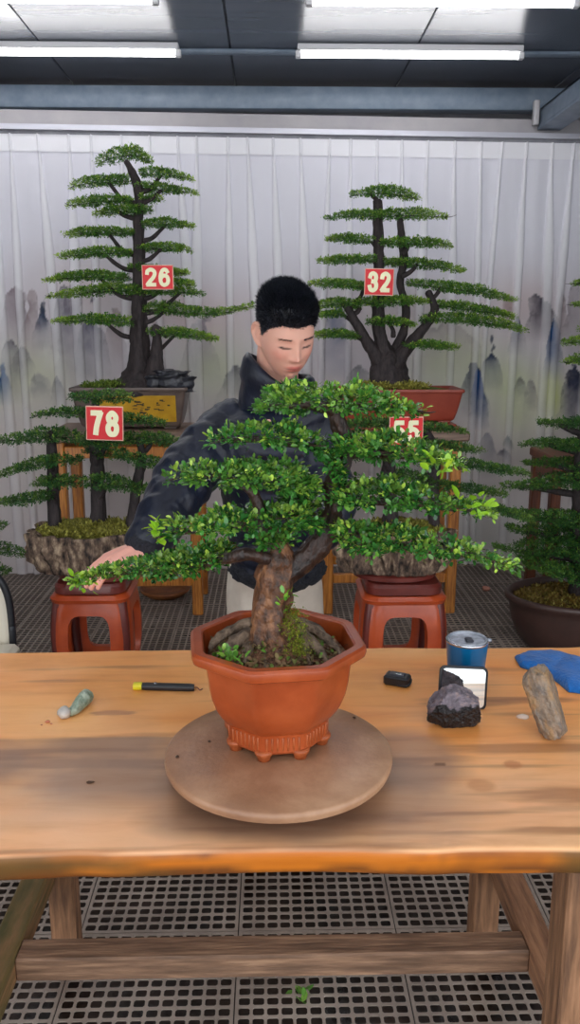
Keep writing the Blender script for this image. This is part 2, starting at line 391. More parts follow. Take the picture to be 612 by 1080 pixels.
# curtain
def pleats(X, t):
    """sewn pinch pleats: narrow at the header, opening into a flat doubled fold below"""
    ple = .146; best = np.zeros_like(X); wid = 0
    k0 = np.floor((X+.03)/ple).astype(np.int64)
    for dk in (-1, 0, 1):
        k = k0+dk; j1 = _h(k, 0*k, 0*k, 5); j2 = _h(k, 0*k, 0*k, 6); j3 = _h(k, 0*k, 0*k, 7)
        c = (k+.5+(j1-.5)*.35)*ple-.03+(j2-.45)*.085*np.minimum(t*2.2, 1)+(j3-.5)*.05*t
        w = .0035+(.010+.014*j3)*np.clip((t-.03)*5, 0, 1)
        d = np.abs(X-c); r = np.clip((w+.004-d)/.004, 0, 1); r = r*r*(3-2*r)*(.75+.25*np.cos(np.clip(d/w, 0, 1)*PI/2))
        best = np.maximum(best, r)
    return best, wid
def curtain():
    xs = np.arange(-2.5, 2.6, .0042); zt = zr-.02; zs = np.linspace(-.0, zt, 230)
    X, Z = np.meshgrid(xs, zs); t = (zt-Z)/zt
    ridge, wid = pleats(X, t)
    amp = .016+.010*np.minimum(t*3, 1)
    Yc = 5.03+.055*X-amp*ridge-.010*np.sin(X*9+t*2)*t-.0015*np.sin(X*61+3*np.sin(Z*3))*np.minimum(t*4, 1)
    Yc += .006*vnoise(np.stack([X*14, Z*1.3, 0*X], -1), 3)
    V = np.stack([X, Yc, Z], -1); ny, nx = X.shape
    px, py = proj(V)
    n1 = fbm(np.stack([X*3, Z*3, 0*X], -1), 4, 11); n2 = fbm(np.stack([X*9, Z*9, 0*X], -1), 5, 12); n3 = fbm(np.stack([X*32, Z*32, 0*X], -1), 3, 14)
    col = np.ones(V.shape)*lin((234, 233, 242))
    def mixc(c, a):
        nonlocal col
        a = np.clip(a, 0, 1)[..., None]; col = col*(1-a)+lin(c)*a
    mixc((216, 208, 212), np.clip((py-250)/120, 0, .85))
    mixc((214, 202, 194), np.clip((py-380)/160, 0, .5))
    # soft washes of green and rose
    for (cx, cy, sx, sy, c, a) in ((25, 395, 60, 35, (196, 204, 150), .55), (225, 395, 40, 40, (196, 206, 160), .5), (200, 330, 60, 30, (214, 176, 168), .35), (90, 300, 60, 40, (210, 186, 178), .3),
            (475, 380, 40, 40, (200, 214, 150), .5), (545, 425, 28, 36, (196, 210, 140), .65), (583, 416, 12, 26, (204, 216, 110), .9), (530, 400, 30, 30, (200, 210, 160), .4), (400, 330, 60, 40, (208, 184, 180), .3), (545, 320, 40, 30, (206, 170, 160), .35), (60, 470, 60, 40, (200, 190, 176), .4), (505, 560, 60, 40, (186, 190, 184), .4)):
        mixc(c, a*np.exp(-((px-cx)/sx)**2-((py-cy)/sy)**2)*(1+.6*n1))
    # ink mountains : crest x, crest y, half width, depth of fade, colour, strength
    for (cx, cy, hw, fd, c, a) in ((17, 291, 12, 62, (150, 128, 138), .7), (33, 305, 9, 70, (168, 140, 142), .5), (45, 322, 7, 38, (84, 96, 124), .85), (12, 352, 10, 60, (96, 92, 108), .6), (3, 384, 7, 36, (40, 104, 158), .85), (66, 312, 9, 50, (110, 112, 134), .7), (78, 312, 13, 80, (136, 128, 148), .6),
            (97, 328, 12, 62, (92, 98, 128), .75), (24, 365, 9, 30, (100, 96, 110), .5), (61, 398, 5, 26, (96, 96, 116), .6), (41, 396, 10, 20, (150, 146, 160), .5), (122, 330, 10, 60, (170, 140, 140), .5), (212, 330, 14, 60, (150, 140, 158), .5), (250, 380, 14, 34, (100, 104, 118), .6), (354, 325, 10, 60, (70, 100, 150), .7), (378, 385, 12, 30, (100, 104, 118), .5),
            (162, 340, 10, 60, (140, 130, 150), .5), (500, 385, 11, 46, (70, 84, 110), .8), (505, 391, 7, 50, (24, 84, 150), 1), (519, 360, 8, 42, (70, 86, 120), .8), (546, 330, 6, 36, (76, 90, 124), .75), (573, 306, 14, 44, (104, 98, 112), .85), (584, 330, 7, 58, (10, 92, 160), 1.05), (560, 402, 5, 26, (120, 104, 120), .6), (549, 400, 5, 16, (100, 96, 116), .6),
            (537, 308, 8, 30, (170, 130, 130), .5), (593, 312, 6, 40, (170, 134, 130), .5), (606, 306, 10, 60, (160, 140, 146), .5), (607, 388, 13, 56, (76, 80, 104), .95), (514, 455, 8, 40, (120, 124, 150), .5), (536, 458, 4, 14, (60, 96, 90), .7), (531, 474, 6, 14, (90, 90, 120), .7), (470, 335, 30, 50, (180, 160, 168), .4)):
        hw, fd = hw*1.35, fd*1.25; prof = cy+np.abs(px-cx)**1.7*(fd*.55/hw**1.7)+n2*fd*.45
        inside = np.clip((py-prof)/2, 0, 1)*np.clip(1-(py-cy)/fd, 0, 1)**.8*np.clip(1.35-np.abs(px-cx+n1*6)/hw, 0, 1)
        tex = .8+.6*n2; ink = np.exp(-np.clip(py-prof, 0, 99)/9)*np.clip(py-prof+1, 0, 1)*np.clip(1.3-np.abs(px-cx)/hw, 0, 1)*(n3 > .05)
        mixc(tuple(q*.85 for q in c), a*1.5*inside*tex); mixc(tuple(q*.5 for q in c), a*.75*ink)
    mixc((250, 249, 253), ridge*np.clip(.75-.5*np.clip((py-300)/60, 0, 1), 0, 1))      # two more layers of the sheer cloth
    I = np.arange(ny*nx).reshape(ny, nx)
    Fq = np.stack([I[:-1, :-1], I[:-1, 1:], I[1:, 1:], I[1:, :-1]], -1).reshape(-1, 4)
    o = mk('curtain', V.reshape(-1, 3), Fq, M['curtain'], col=col.reshape(-1, 3), origin=(0, 5, 0))
    return o
cu = curtain()
tag(cu, 'long pale pleated curtain printed with misty blue and grey ink mountains', 'curtain')
# header band
def header():
    xs = np.arange(-2.5, 2.6, .0042); zt = zr-.018; zs = np.linspace(zt-.09, zt, 6)
    X, Z = np.meshgrid(xs, zs); t = (zt-Z)/zt; ridge, wid = pleats(X, t)
    Yc = 5.022+.055*X-.018*ridge
    V = np.stack([X, Yc, Z], -1); ny, nx = X.shape; I = np.arange(ny*nx).reshape(ny, nx)
    Fq = np.stack([I[:-1, :-1], I[:-1, 1:], I[1:, 1:], I[1:, :-1]], -1).reshape(-1, 4)
    mk('header_tape', V.reshape(-1, 3), Fq, M['curtain'], cu, col=np.ones((ny*nx, 3))*lin((244, 243, 248)))
header()

# tube lights
def tube_light(x0, x1, Y, label):
    z = ZC-.045
    t = thing('tube_light', label, 'light', ((x0+x1)/2, Y, z), 'fluorescent tubes on the ceiling')
    V, Fc = tube([(x0, Y, z, .014), (x1, Y, z, .014)], 14, 4); mk('tube', V, Fc, M['tube'], t)
    MB().box(x0-.02, x1+.02, Y-.036, Y+.036, z+.014, ZC-.001, .004).obj('housing', M['white'], t, smooth=False)
    for e in (x0-.03, x1): MB().box(e, e+.03, Y-.017, Y+.017, z-.016, z+.018, .004).obj('end_cap', M['white'], t, smooth=False)
zt_ = ZC-.045
yA = 3.88; yB = 4.58
for Y, py, segs in ((yA, 3, ((-200, 160, 'ceiling tube light cut off at the top left corner of the picture'), (330, 604, 'front right ceiling tube light at the top edge of the picture'))),
                    (yB, 67, ((-120, 185, 'glowing ceiling tube light at upper left, nearer the curtain'), (318, 546, 'glowing ceiling tube light at upper right, nearer the curtain')))):
    for a0, a1, lab in segs:
        tube_light(P(a0, py, Y)[0], P(a1, py, Y)[0], Y, lab)
for i, Y in enumerate((3.18, 2.48, 1.78, 1.08, .38)):
    for x0 in (-1.35, .12):
        o = tube_light(x0, x0+1.15, Y, 'ceiling tube light in the rows above and behind the camera, out of the picture')

# ------------------------------------------------------------------ foliage
def leaves(centres, dirs, size, nper, mode, c0, c1, c2, spread=1.0, droop=0, seed=0, tipw=None):
    """rosettes of small leaves at the centres, pointing about dirs"""
    rng = np.random.default_rng(seed)
    n = len(centres); N = n*nper
    C = np.repeat(centres, nper, 0); D = np.repeat(dirs, nper, 0)
    d = D+rng.normal(0, 1, (N, 3))*np.array([.6, .6, .42])*spread; d /= np.linalg.norm(d, axis=1)[:, None]
    L = size*rng.uniform(.7, 1.25, N); W = L*(.30 if mode else .27)
    base = C+d*(L*rng.uniform(.0, .5, N))[:, None]+rng.normal(0, size*.35, (N, 3))
    r = rng.normal(0, 1, (N, 3))+np.array([0, 0, 0.]); s = np.cross(d, np.array([0, 0, 1.])+r*.35); s /= np.linalg.norm(s, axis=1)[:, None]+1e-9
    nrm = np.cross(s, d)
    t = rng.uniform(0, 1, N)[:, None]; tw = (np.repeat(tipw, nper)[:, None] if tipw is not None else rng.uniform(0, 1, (N, 1))**4)
    cl = np.repeat(rng.uniform(0, 1, (n, 1)), nper, 0)
    m = np.clip(t*.6+cl*.5, 0, 1)
    col = (lin(c0)*(1-m)+lin(c1)*m)
    tw = np.clip(tw+ (rng.uniform(0, 1, (N, 1)) < .04), 0, 1); col = col*(1-tw)+lin(c2)*tw
    l_, w_ = L[:, None], W[:, None]
    if mode:   # 6 vertex leaf, cupped
        V = np.stack([base, base+d*l_*.35+s*w_*.9+nrm*w_*.25, base+d*l_*.75+s*w_*.8+nrm*w_*.25, base+d*l_, base+d*l_*.75-s*w_*.8+nrm*w_*.25, base+d*l_*.35-s*w_*.9+nrm*w_*.25], 1)
        o = (np.arange(N)*6)[:, None]; Fq = np.concatenate([o+np.array([0, 1, 2, 3]), o+np.array([0, 3, 4, 5])], 0); kk = 6
    else:
        V = np.stack([base, base+d*l_*.5+s*w_, base+d*l_, base+d*l_*.5-s*w_], 1)
        o = (np.arange(N)*4)[:, None]; Fq = o+np.array([0, 1, 2, 3]); kk = 4
    return V.reshape(-1, 3), Fq, np.repeat(col, kk, 0)
BG = dict(k=1.0, zf=.75, size=.0100, mode=False, nper=9, c0=(26, 74, 32), c1=(92, 150, 52), c2=(190, 220, 80))
MAIN = dict(k=1.7, zf=.52, size=.0100, mode=True, nper=9, c0=(12, 66, 34), c1=(74, 146, 54), c2=(190, 222, 86))
def pad(parent, spine, Y, dr, sty, dens=1.0, tip=None, seed=None, flat=1.0, name='foliage_pad', twig=True, tw_mat=None, tips=0.0):
    """a foliage cloud along a spine of (px, py, half height px[, depth]); dr = half depth in metres"""
    seed = seed if seed is not None else int(RNG.integers(1e6)); rng = np.random.default_rng(seed)
    pts = [];
    for q in spine:
        y = q[3] if len(q) > 3 else Y
        c = P(q[0], q[1], y); hh = q[2]*mpp(y, q[1]); tilt = abs(c[2]-CH)/c[1]
        hh = max(hh-sty['size']*.35-dr*tilt*sty['zf']*min(1, q[2]/9), hh*.35)
        pts.append((c[0], c[1], c[2], hh))
    S4 = catmull(pts, 10); seg = np.linalg.norm(np.diff(S4[:, :3], axis=0), axis=1); cum = np.r_[0, np.cumsum(seg)]; Ltot = cum[-1]
    hmax = S4[:, 3].max()
    area = Ltot*dr*2.6+Ltot*hmax*3
    n = int(area/(sty['size']**2)*.50*dens*sty.get('k', 1))
    s = rng.uniform(0, Ltot, n)
    wpick = np.interp(s, cum, S4[:, 3]/hmax); keep = rng.uniform(0, 1, n) < np.maximum(wpick, .3); s = s[keep]; n = len(s)
    c = np.stack([np.interp(s, cum, S4[:, k]) for k in range(3)], 1); h = np.interp(s, cum, S4[:, 3])
    hf = np.clip(h/hmax, .12, 1)**.8
    # lumpy plan outline
    a = rng.uniform(0, 2*PI, n); rr = rng.uniform(0, 1, n)**.38
    lump = 1+.25*fbm(np.stack([s*30, a*1.2, 0*s+seed % 97], -1), 2, 4)
    dy = np.cos(a)*rr*dr*hf*lump; dz = np.sin(a)*rr*h*lump
    dz = np.where(dz < 0, dz*.75, dz*1.0)
    shear = (fbm(np.stack([s*25, dy*25, 0*s+seed % 31], -1), 2, 9))*hmax*.3
    C = c+np.stack([rng.normal(0, .3*sty['size'], n), dy, dz+shear], 1)
    T = np.stack([np.interp(s, cum, np.gradient(S4[:, k], cum+1e-9*np.arange(len(cum)))) for k in range(3)], 1)
    ends = (np.clip(s/Ltot, 0, 1)-.5)*2
    D = np.stack([0*s, np.cos(a)*.8, np.sin(a)*.55+.35], 1)+T*(ends*np.abs(ends)*.9)[:, None]
    D += rng.normal(0, .35, D.shape); D /= np.linalg.norm(D, axis=1)[:, None]
    ey = np.clip(np.abs(ends)*1.3-.55, 0, 1)*.5 if tip is None else np.clip(((ends if tip > 0 else -ends)*1.3-.45), 0, 1)*abs(tip)
    tw = np.clip(rng.uniform(0, 1, n)**3*.5*(1+np.sin(a))*.7+ey*rng.uniform(0, 1, n)+tips*rng.uniform(0,1,n), 0, 1)
    V, Fq, col = leaves(C, D, sty['size'], sty['nper'], sty['mode'], sty['c0'], sty['c1'], sty['c2'], seed=seed, tipw=tw)
    o = mk(name, V, Fq, M['leaf'] if sty['mode'] else M['leaf2'], parent, smooth=False, col=col)
    if twig:
        tm = tw_mat or M['bark_dark']; mb = MB()
        path = [(*S4[i, :3]-np.array([0, 0, S4[i, 3]*.35]), max(.0012, S4[i, 3]*.10)) for i in range(0, len(S4), 5)]
        if len(path) >= 2: V, Fc = tube(path, 6, 2); mb.add(V, Fc)
        for k in range(int(Ltot/.035)):
            i = rng.integers(1, len(S4)-1); b0 = S4[i, :3]-np.array([0, 0, S4[i, 3]*.3]); sg = rng.choice([-1, 1])
            e = b0+np.array([rng.normal(0, .02), sg*dr*.75*rng.uniform(.4, 1), S4[i, 3]*rng.uniform(0, .5)])
            V, Fc = tube([(*b0, .0022), (*(b0*.5+e*.5-np.array([0, 0, .003])), .0016), (*e, .0008)], 5, 2); mb.add(V, Fc)
        mb.obj('twigs', tm, o)
    return o, S4
def limb(parent, pts, Y, m, name='branch', n=10, rough=.25, ridge=0, seed=1, k=1.0, fr=40):
    w = []
    for q in pts:
        y = q[3] if len(q) > 3 else Y
        c = P(q[0], q[1], y); w.append((*c, q[2]*mpp(y, q[1])*k))
    V, Fc = tube(w, n, 6, rough, seed=seed, ridge=ridge, fr=fr)
    return mk(name, V, Fc, m, parent)
def moss_tufts(parent, c, rx, ry, z, n, cols, L=.02, seed=3, name='moss'):
    rng = np.random.default_rng(seed); a = rng.uniform(0, 2*PI, n); r = np.sqrt(rng.uniform(0, 1, n))
    C = np.stack([c[0]+np.cos(a)*r*rx, c[1]+np.sin(a)*r*ry, z+0*a+(1-r**2)*.02], 1)
    D = np.stack([rng.normal(0, .5, n), rng.normal(0, .5, n), np.ones(n)], 1); D /= np.linalg.norm(D, axis=1)[:, None]
    V, Fq, col = leaves(C, D, L, 5, False, *cols, seed=seed)
    return mk(name, V, Fq, M['leaf2'], parent, smooth=False, col=col)
MOSSC = ((96, 92, 34), (152, 146, 62), (190, 186, 90)); MOSSG = ((54, 84, 28), (104, 128, 44), (150, 170, 70))
DIGIT = {'2': [[(.0, .74), (.08, .92), (.5, 1.02), (.92, .9), (.96, .68), (.72, .44), (.3, .2), (.02, .0)], [(.0, .0), (1, .0)]],
    '6': [[(.92, .84), (.72, 1.0), (.34, .98), (.06, .7), (.0, .36), (.14, .08), (.5, -.02), (.88, .1), (.98, .32), (.86, .54), (.5, .62), (.16, .52), (.03, .36)]],
    '3': [[(.02, .78), (.16, .96), (.52, 1.02), (.88, .9), (.9, .66), (.68, .54), (.4, .53)], [(.4, .53), (.74, .5), (.97, .36), (.92, .1), (.52, -.02), (.14, .04), (.0, .24)]],
    '7': [[(.0, 1), (1, 1)], [(1, 1), (.72, .66), (.5, .34), (.38, .0)]],
    '8': [[(.5, .53), (.14, .64), (.08, .84), (.5, 1.01), (.92, .84), (.86, .64), (.5, .53)], [(.5, .53), (.08, .42), (.0, .2), (.2, .01), (.5, -.02), (.8, .01), (1, .2), (.92, .42), (.5, .53)]],
    '5': [[(.94, 1), (.14, 1)], [(.14, 1), (.06, .54)], [(.06, .54), (.3, .62), (.6, .62), (.94, .48), (.98, .22), (.76, .02), (.4, -.02), (.12, .04), (.0, .22)]]}
def number_card(px, py, wpx, hpx, Y, text, label, tilt=0):
    c = P(px, py, Y); s = mpp(Y, py); w, h = wpx*s, hpx*s
    t = thing('number_card', label, 'card', c, 'numbered cards hung on the bonsai')
    R = Matrix.Rotation(tilt, 3, 'Y')
    def rot(V): return (np.asarray(V)-c) @ np.array(R).T+c
    V, Fc = bevbox(c[0]-w/2, c[0]+w/2, c[1]-.003, c[1]+.003, c[2]-h/2, c[2]+h/2, .001); mk('card_backing', rot(V), Fc, M['cardedge'], t, smooth=False)
    V, Fc = bevbox(c[0]-w*.475, c[0]+w*.475, c[1]-.005, c[1]-.002, c[2]-h*.47, c[2]+h*.47, .0005); mk('card_face', rot(V), Fc, M['red'], t, smooth=False)
    mbd = MB(); nd = len(text); cw = w*.84/nd
    for k, ch in enumerate(text):
        x0_ = c[0]-w*.42+cw*k+cw*.06; sw, sh = cw*.88, h*.76; st = h*.080
        for line in DIGIT[ch]:
            L_ = catmull(line, 6) if len(line) > 3 else np.array(line, float)
            L_ = np.stack([x0_+st+L_[:, 0]*(sw-2*st), c[2]-h*.38+st+L_[:, 1]*(sh-2*st)], 1)
            ed_l, ed_r = [], []
            for i_ in range(len(L_)):
                a_ = L_[max(i_-1, 0)]; b_2 = L_[min(i_+1, len(L_)-1)]; dd = b_2-a_; dd /= np.linalg.norm(dd)+1e-9; nn_ = np.array([-dd[1], dd[0]])*st
                e_ = dd*(st*.6)*(-1 if i_ == 0 else 1 if i_ == len(L_)-1 else 0)
                ed_l.append(L_[i_]+nn_+e_); ed_r.append(L_[i_]-nn_+e_)
            rr_ = [np.array([(l[0], c[1]-.0052, l[1]), (r[0], c[1]-.0052, r[1]), (r[0], c[1]-.0066, r[1]), (l[0], c[1]-.0066, l[1])]) for l, r in zip(ed_l, ed_r)]
            mbd.add(*loft(rr_))
    Vd, Fd = remesh(np.concatenate(mbd.V)*np.array([1, 3, 1]), mbd.F, .0013, 1); Vd = Vd/np.array([1, 3, 1]); mk('digits', rot(Vd), Fd, M['digit'], t)
    return t

# ------------------------------------------------------------------ plant stands
def stand(label, x0, x1, y0, y1, ztop, m, rungz=.16, slabm=None, over=.03, leg=.055):
    t = thing('plant_stand', label, 'plant stand', ((x0+x1)/2, (y0+y1)/2, 0))
    MB().box(x0-over, x1+over, y0-over, y1+over, ztop-.05, ztop, .008).obj('stand_top', slabm or M['slab'], t, smooth=False)
    for sx in (0, 1):
        for sy in (0, 1):
            a = x0 if not sx else x1-leg; b = y0 if not sy else y1-leg
            MB().box(a, a+leg, b, b+leg, .0, ztop-.05, .006).obj('leg', m, t, smooth=False)
    for b in (y0+.008, y1-.045):
        MB().box(x0+leg, x1-leg, b, b+.035, ztop-.135, ztop-.075, .005).obj('apron', m, t, smooth=False)
        MB().box(x0+leg, x1-leg, b, b+.035, rungz, rungz+.05, .005).obj('rung', m, t, smooth=False)
    for a in (x0+.008, x1-.045):
        MB().box(a, a+.035, y0+leg, y1-leg, ztop-.135, ztop-.075, .005).obj('apron', m, t, smooth=False)
        MB().box(a, a+.035, y0+leg, y1-leg, rungz+.02, rungz+.07, .005).obj('rung', m, t, smooth=False)
    return t
ST = P(100, 452, 4.3)[2]
lx0 = P(61, 560, 4.15)[0]; lx1 = P(212, 560, 4.15)[0]
stand('orange-brown wooden plant stand at left under the tall bonsai numbered 26', lx0, lx1, 4.15, 4.55, ST, M['standwood'])
rx0 = P(341, 560, 4.15)[0]; rx1 = P(484, 560, 4.15)[0]
stand('orange-brown wooden plant stand at right under the bonsai numbered 32', rx0, rx1, 4.15, 4.55, ST, M['standwood'], rungz=.17)
sx0 = P(579, 560, 4.3)[0]; ST2 = P(600, 482, 4.3)[2]
stand('dark red-brown wooden stand behind the dark oval-potted bonsai at the right edge', sx0, sx0+.75, 4.3, 4.68, ST2, M['standdark'], slabm=M['standdark'], over=.01)

# ------------------------------------------------------------------ rectangular pots
def rectpot(t, cx, cy, z0, w, d, h, flare, m, name='pot', feet=True, rim=.02, band=None):
    def ring(hw, hd, z, r=.018):
        pts = []
        for (sx, sy, a0) in ((1, 1, 0), (-1, 1, PI/2), (-1, -1, PI), (1, -1, 1.5*PI)):
            for k in range(5):
                a = a0+k/4*PI/2; pts.append((cx+sx*(hw-r)+math.cos(a)*r, cy+sy*(hd-r)+math.sin(a)*r, z))
        return np.array(pts)
    W, D = w/2, d/2
    rr = [ring(W-flare-.006, D-flare-.006, z0+.014), ring(W-flare, D-flare, z0+.02), ring(W-flare*.9, D-flare*.9, z0+.03)]
    for k in range(1, 6): u = k/5; rr.append(ring(W-flare*(.9-.72*u**.8)-.0, D-flare*(.9-.72*u**.8), z0+.03+(h-.03-rim)*u))
    rr += [ring(W, D, z0+h-rim+.002), ring(W+.003, D+.003, z0+h-rim*.5), ring(W, D, z0+h-.001), ring(W-.012, D-.012, z0+h), ring(W-.022, D-.022, z0+h-.006), ring(W-.03, D-.03, z0+h-.04)]
    V, Fc = loft(rr); o = mk(name, V, Fc, m, t, autos=50)
    if feet:
        for sx in (-1, 1):
            for sy in (-1, 1):
                fx, fy = cx+sx*(W-flare-.05), cy+sy*(D-flare-.045)
                MB().box(fx-.035, fx+.035, fy-.03, fy+.03, z0, z0+.022, .006).obj('foot', m, t, smooth=False)
    return o

# bonsai 26
zp = ST
cx26 = (P(78, 430, 4.35)[0]+P(203, 430, 4.35)[0])/2; w26 = P(203, 409, 4.2)[0]-P(78, 409, 4.2)[0]
t26 = thing('potted_bonsai', 'tall slender tiered bonsai with number 26 in a grey rectangular pot with a yellow panel', 'bonsai', (cx26, 4.35, zp))
h26 = P(140, 409, 4.2)[2]-zp
rectpot(t26, cx26, 4.35, zp, w26, .30, h26, .045, M['greypot'])
ya = 4.2+.036
xa, xb = P(101, 430, ya)[0], P(186, 430, ya)[0]
za, zb = P(140, 445, ya)[2], P(140, 417, ya)[2]
yo = M['yellowpanel']
def slant(za_): # front wall depth at height
    u = np.clip((za_-zp-.03)/(h26-.05), 0, 1); return 4.2+.045*(.9-.72*u**.8)
Vp = []
for z in np.linspace(za, zb, 6):
    Vp.append([(x, slant(z)-.004, z) for x in (xa, xb)])
V, Fc = loft([np.array([a_[0], a_[1], a_[1]+np.array([0, .006, 0]), a_[0]+np.array([0, .006, 0])]) for a_ in [np.array(v) for v in Vp]])
pan = mk('painted_panel', V, Fc, yo, t26, smooth=False); pan['label'] = 'yellow panel painted with a dark ink landscape'
mb = MB(); rng = np.random.default_rng(4)
for k in range(26):
    x = xa+(xb-xa)*(.40+.5*rng.beta(2, 2)); z = za+(zb-za)*rng.uniform(.3, .8); l = rng.uniform(.008, .03)
    mb.add(*bevbox(x, x+l, slant(z)-.0055, slant(z)-.0042, z, z+rng.uniform(.002, .008), .0003))
mb.obj('painted_strokes', M['ink'], pan)
V, Fc = lathe((cx26, 4.35, zp+h26-.012), [(.98, -.02), (1, 0), (.7, .004), (.3, .012), (.02, .016)], 30, w26/2-.03, .12); mk('soil', V, Fc, M['soil'], t26)
moss_tufts(t26, (cx26-.06, 4.33), w26/2-.1, .1, zp+h26-.008, 420, MOSSG, .016)
TB = M['bark_dark']
def B26(x, y): return (x, y)
limb(t26, [(146, 414, 30), (147, 402, 21), (148, 388, 13), (147, 360, 9.5), (146, 330, 7.5), (147, 300, 7), (146, 270, 6), (146, 240, 5.5), (147, 215, 5), (145, 195, 4.5), (139, 180, 3.5), (133, 170, 2.5)], 4.35, TB, 'trunk', 20, .35, .12, 2, fr=30)
limb(t26, [(158, 412, 12), (164, 385, 9), (166, 360, 5), (164, 345, 3.5), (176, 355, 2.5)], 4.3, TB, 'branch', rough=.3)
for s_, (x1_, y1_) in ((1, (112, 414)), (2, (176, 412)), (3, (128, 416))):
    limb(t26, [(144, 398, 9), ((144+x1_)/2, 408, 6), (x1_, y1_, 2.5)], 4.3, TB, 'root', seed=s_)
PADS26 = [([(102, 172, 5), (120, 165, 9), (140, 162, 10), (150, 165, 9), (160, 171, 4)], 0), ([(148, 183, 4), (170, 183, 6), (190, 186, 4), (203, 189, 2)], 1), ([(73, 198, 2), (90, 193, 5), (115, 191, 6), (136, 190, 5)], -1), ([(146, 198, 4), (170, 199, 6), (190, 201, 4), (208, 204, 2)], 1),
    ([(71, 217, 2), (90, 214, 5), (115, 211, 6), (140, 212, 5)], -1), ([(98, 226, 2), (120, 223, 5), (145, 222, 6), (160, 221, 4)], -1), ([(152, 211, 4), (169, 209, 3)], 1), ([(151, 237, 4), (175, 235, 6), (190, 237, 4), (204, 239, 2)], 1), ([(68, 248, 2), (90, 245, 5), (115, 245, 5), (142, 246, 4)], -1),
    ([(148, 263, 4), (170, 261, 5), (190, 262, 4), (202, 264, 2)], 1), ([(60, 271, 2), (85, 268, 5), (110, 266, 6), (138, 267, 4)], -1), ([(48, 296, 2), (75, 292, 5), (105, 291, 6), (134, 293, 5)], -1), ([(138, 283, 4), (165, 284, 4), (185, 287, 4), (198, 288, 2)], 1), ([(178, 296, 4), (204, 300, 3)], 1),
    ([(51, 312, 2), (80, 309, 5), (120, 305, 7), (150, 307, 6), (190, 307, 5), (215, 310, 2)], -1), ([(146, 327, 5), (175, 326, 8), (205, 329, 6), (235, 329, 4), (268, 322, 3)], 1), ([(57, 339, 2), (85, 337, 5), (110, 337, 6), (140, 340, 5)], -1), ([(158, 350, 4), (185, 351, 6), (210, 354, 5), (230, 357, 2)], 1)]
for i, (sp, tp) in enumerate(PADS26):
    Yp = 4.35+(.05 if i % 3 == 0 else (-.04 if i % 3 == 1 else 0))
    pad(t26, sp, Yp, .13, BG, tip=tp if tp else None, seed=100+i)
    if 0 < i:
        e = sp[-2] if tp < 0 else sp[1] if i not in (6, 13) else sp[0]
        q = (146, min(e[1]+16+(i % 3)*4, 380))
        limb(t26, [(q[0], q[1], 3.2), ((q[0]*.5+e[0]*.5), q[1]-4, 2.4), (e[0], e[1]+2, 1.6)], 4.35, TB, 'branch', 7)
number_card(166.5, 292.5, 33, 25, 4.18, '26', 'red number card reading 26 hung on the tall slender bonsai at upper left')
# scholar rock in the pot
def rock(name, label, cat, c, dims, m, seed, npl=26, rough=.05, res=5, stretch=None, top=True, R=None, parent=None, fr=6):
    rng = np.random.default_rng(seed)
    import bmesh
    bm = bmesh.new(); bmesh.ops.create_icosphere(bm, subdivisions=res, radius=1)
    D = np.array([v.co[:] for v in bm.verts]); Fc = [tuple(v.index for v in f.verts) for f in bm.faces]; bm.free()
    D /= np.linalg.norm(D, axis=1)[:, None]
    nr = rng.normal(0, 1, (npl, 3)); nr /= np.linalg.norm(nr, axis=1)[:, None]; hh = rng.uniform(.68, 1.0, npl)
    dot = D @ nr.T; r = np.where(dot > .05, hh/np.maximum(dot, .05), 9).min(1); r = np.minimum(r, 1.15)
    r *= 1+rough*fbm(D*fr, 4, seed)+rough*.5*fbm(D*fr*3, 3, seed+3)
    V = D*r[:, None]*np.array(dims)/2
    if R is not None: V = V @ np.array(R).T
    V[:, 2] -= V[:, 2].min(); V += np.array(c)
    o = mk(name, V, Fc, m, parent, autos=28, origin=None if parent else c)
    if not parent: tag(o, label, cat)
    return o
c = P(179, 409, 4.22); zt26 = zp+h26-.014
V, Fc = [], []
mbk = MB()
for k, (dx, dy, dz, rr_) in enumerate(((-.07, 0, .0, .045), (-.03, .01, .03, .04), (.03, -.01, .015, .045), (.08, 0, -.002, .038), (.0, -.02, -.005, .05), (.05, .02, .035, .03), (-.05, .02, .05, .022))):
    a, b__ = lathe((c[0]+dx, 4.26+dy, zt26+.03+dz), [(.05, -rr_), (.6*rr_*1, -.8*rr_), (rr_, -.1*rr_), (.85*rr_, .5*rr_), (.05, .95*rr_)], 16, 1.25, .9); mbk.add(a, b__)
W, Q = remesh(np.concatenate(mbk.V), mbk.F, .006, 1)
W = W+(fbm(W*20, 3, 5)*.011)[:, None]*np.array([1, .6, 1.2]); W[:, 2] = np.maximum(W[:, 2], zt26-.01)
tag(mk('scholar_rock', W, Q, M['scholar'], origin=(c[0], 4.26, zt26)), 'small black glossy ornamental rock lying in the pot of the bonsai numbered 26', 'rock')

# bonsai 32
x0, x1 = P(352, 411, 4.2)[0], P(491, 411, 4.2)[0]; cx32 = (x0+x1)/2; w32 = x1-x0
MBt = thing('pot_plinth', 'red-brown layered plinth under the red rectangular pot of the bonsai numbered 32', 'plinth', (cx32, 4.35, ST))
z1 = P(400, 448, 4.2)[2]
MB().box(cx32-w32/2+.01, cx32+w32/2-.01, 4.19, 4.51, ST, ST+(z1-ST)*.5, .006).obj('plinth_base', M['redbrown'], MBt, smooth=False)
MB().box(cx32-w32/2+.03, cx32+w32/2-.03, 4.21, 4.49, ST+(z1-ST)*.5, z1, .006).obj('plinth_top', M['redbrown'], MBt, smooth=False)
t32 = thing('potted_bonsai', 'broad multi-trunk tiered bonsai with number 32 in a red-brown rectangular pot', 'bonsai', (cx32, 4.35, z1))
h32 = P(400, 411, 4.2)[2]-z1
rectpot(t32, cx32, 4.35, z1, w32, .30, h32, .04, M['redbrown'])
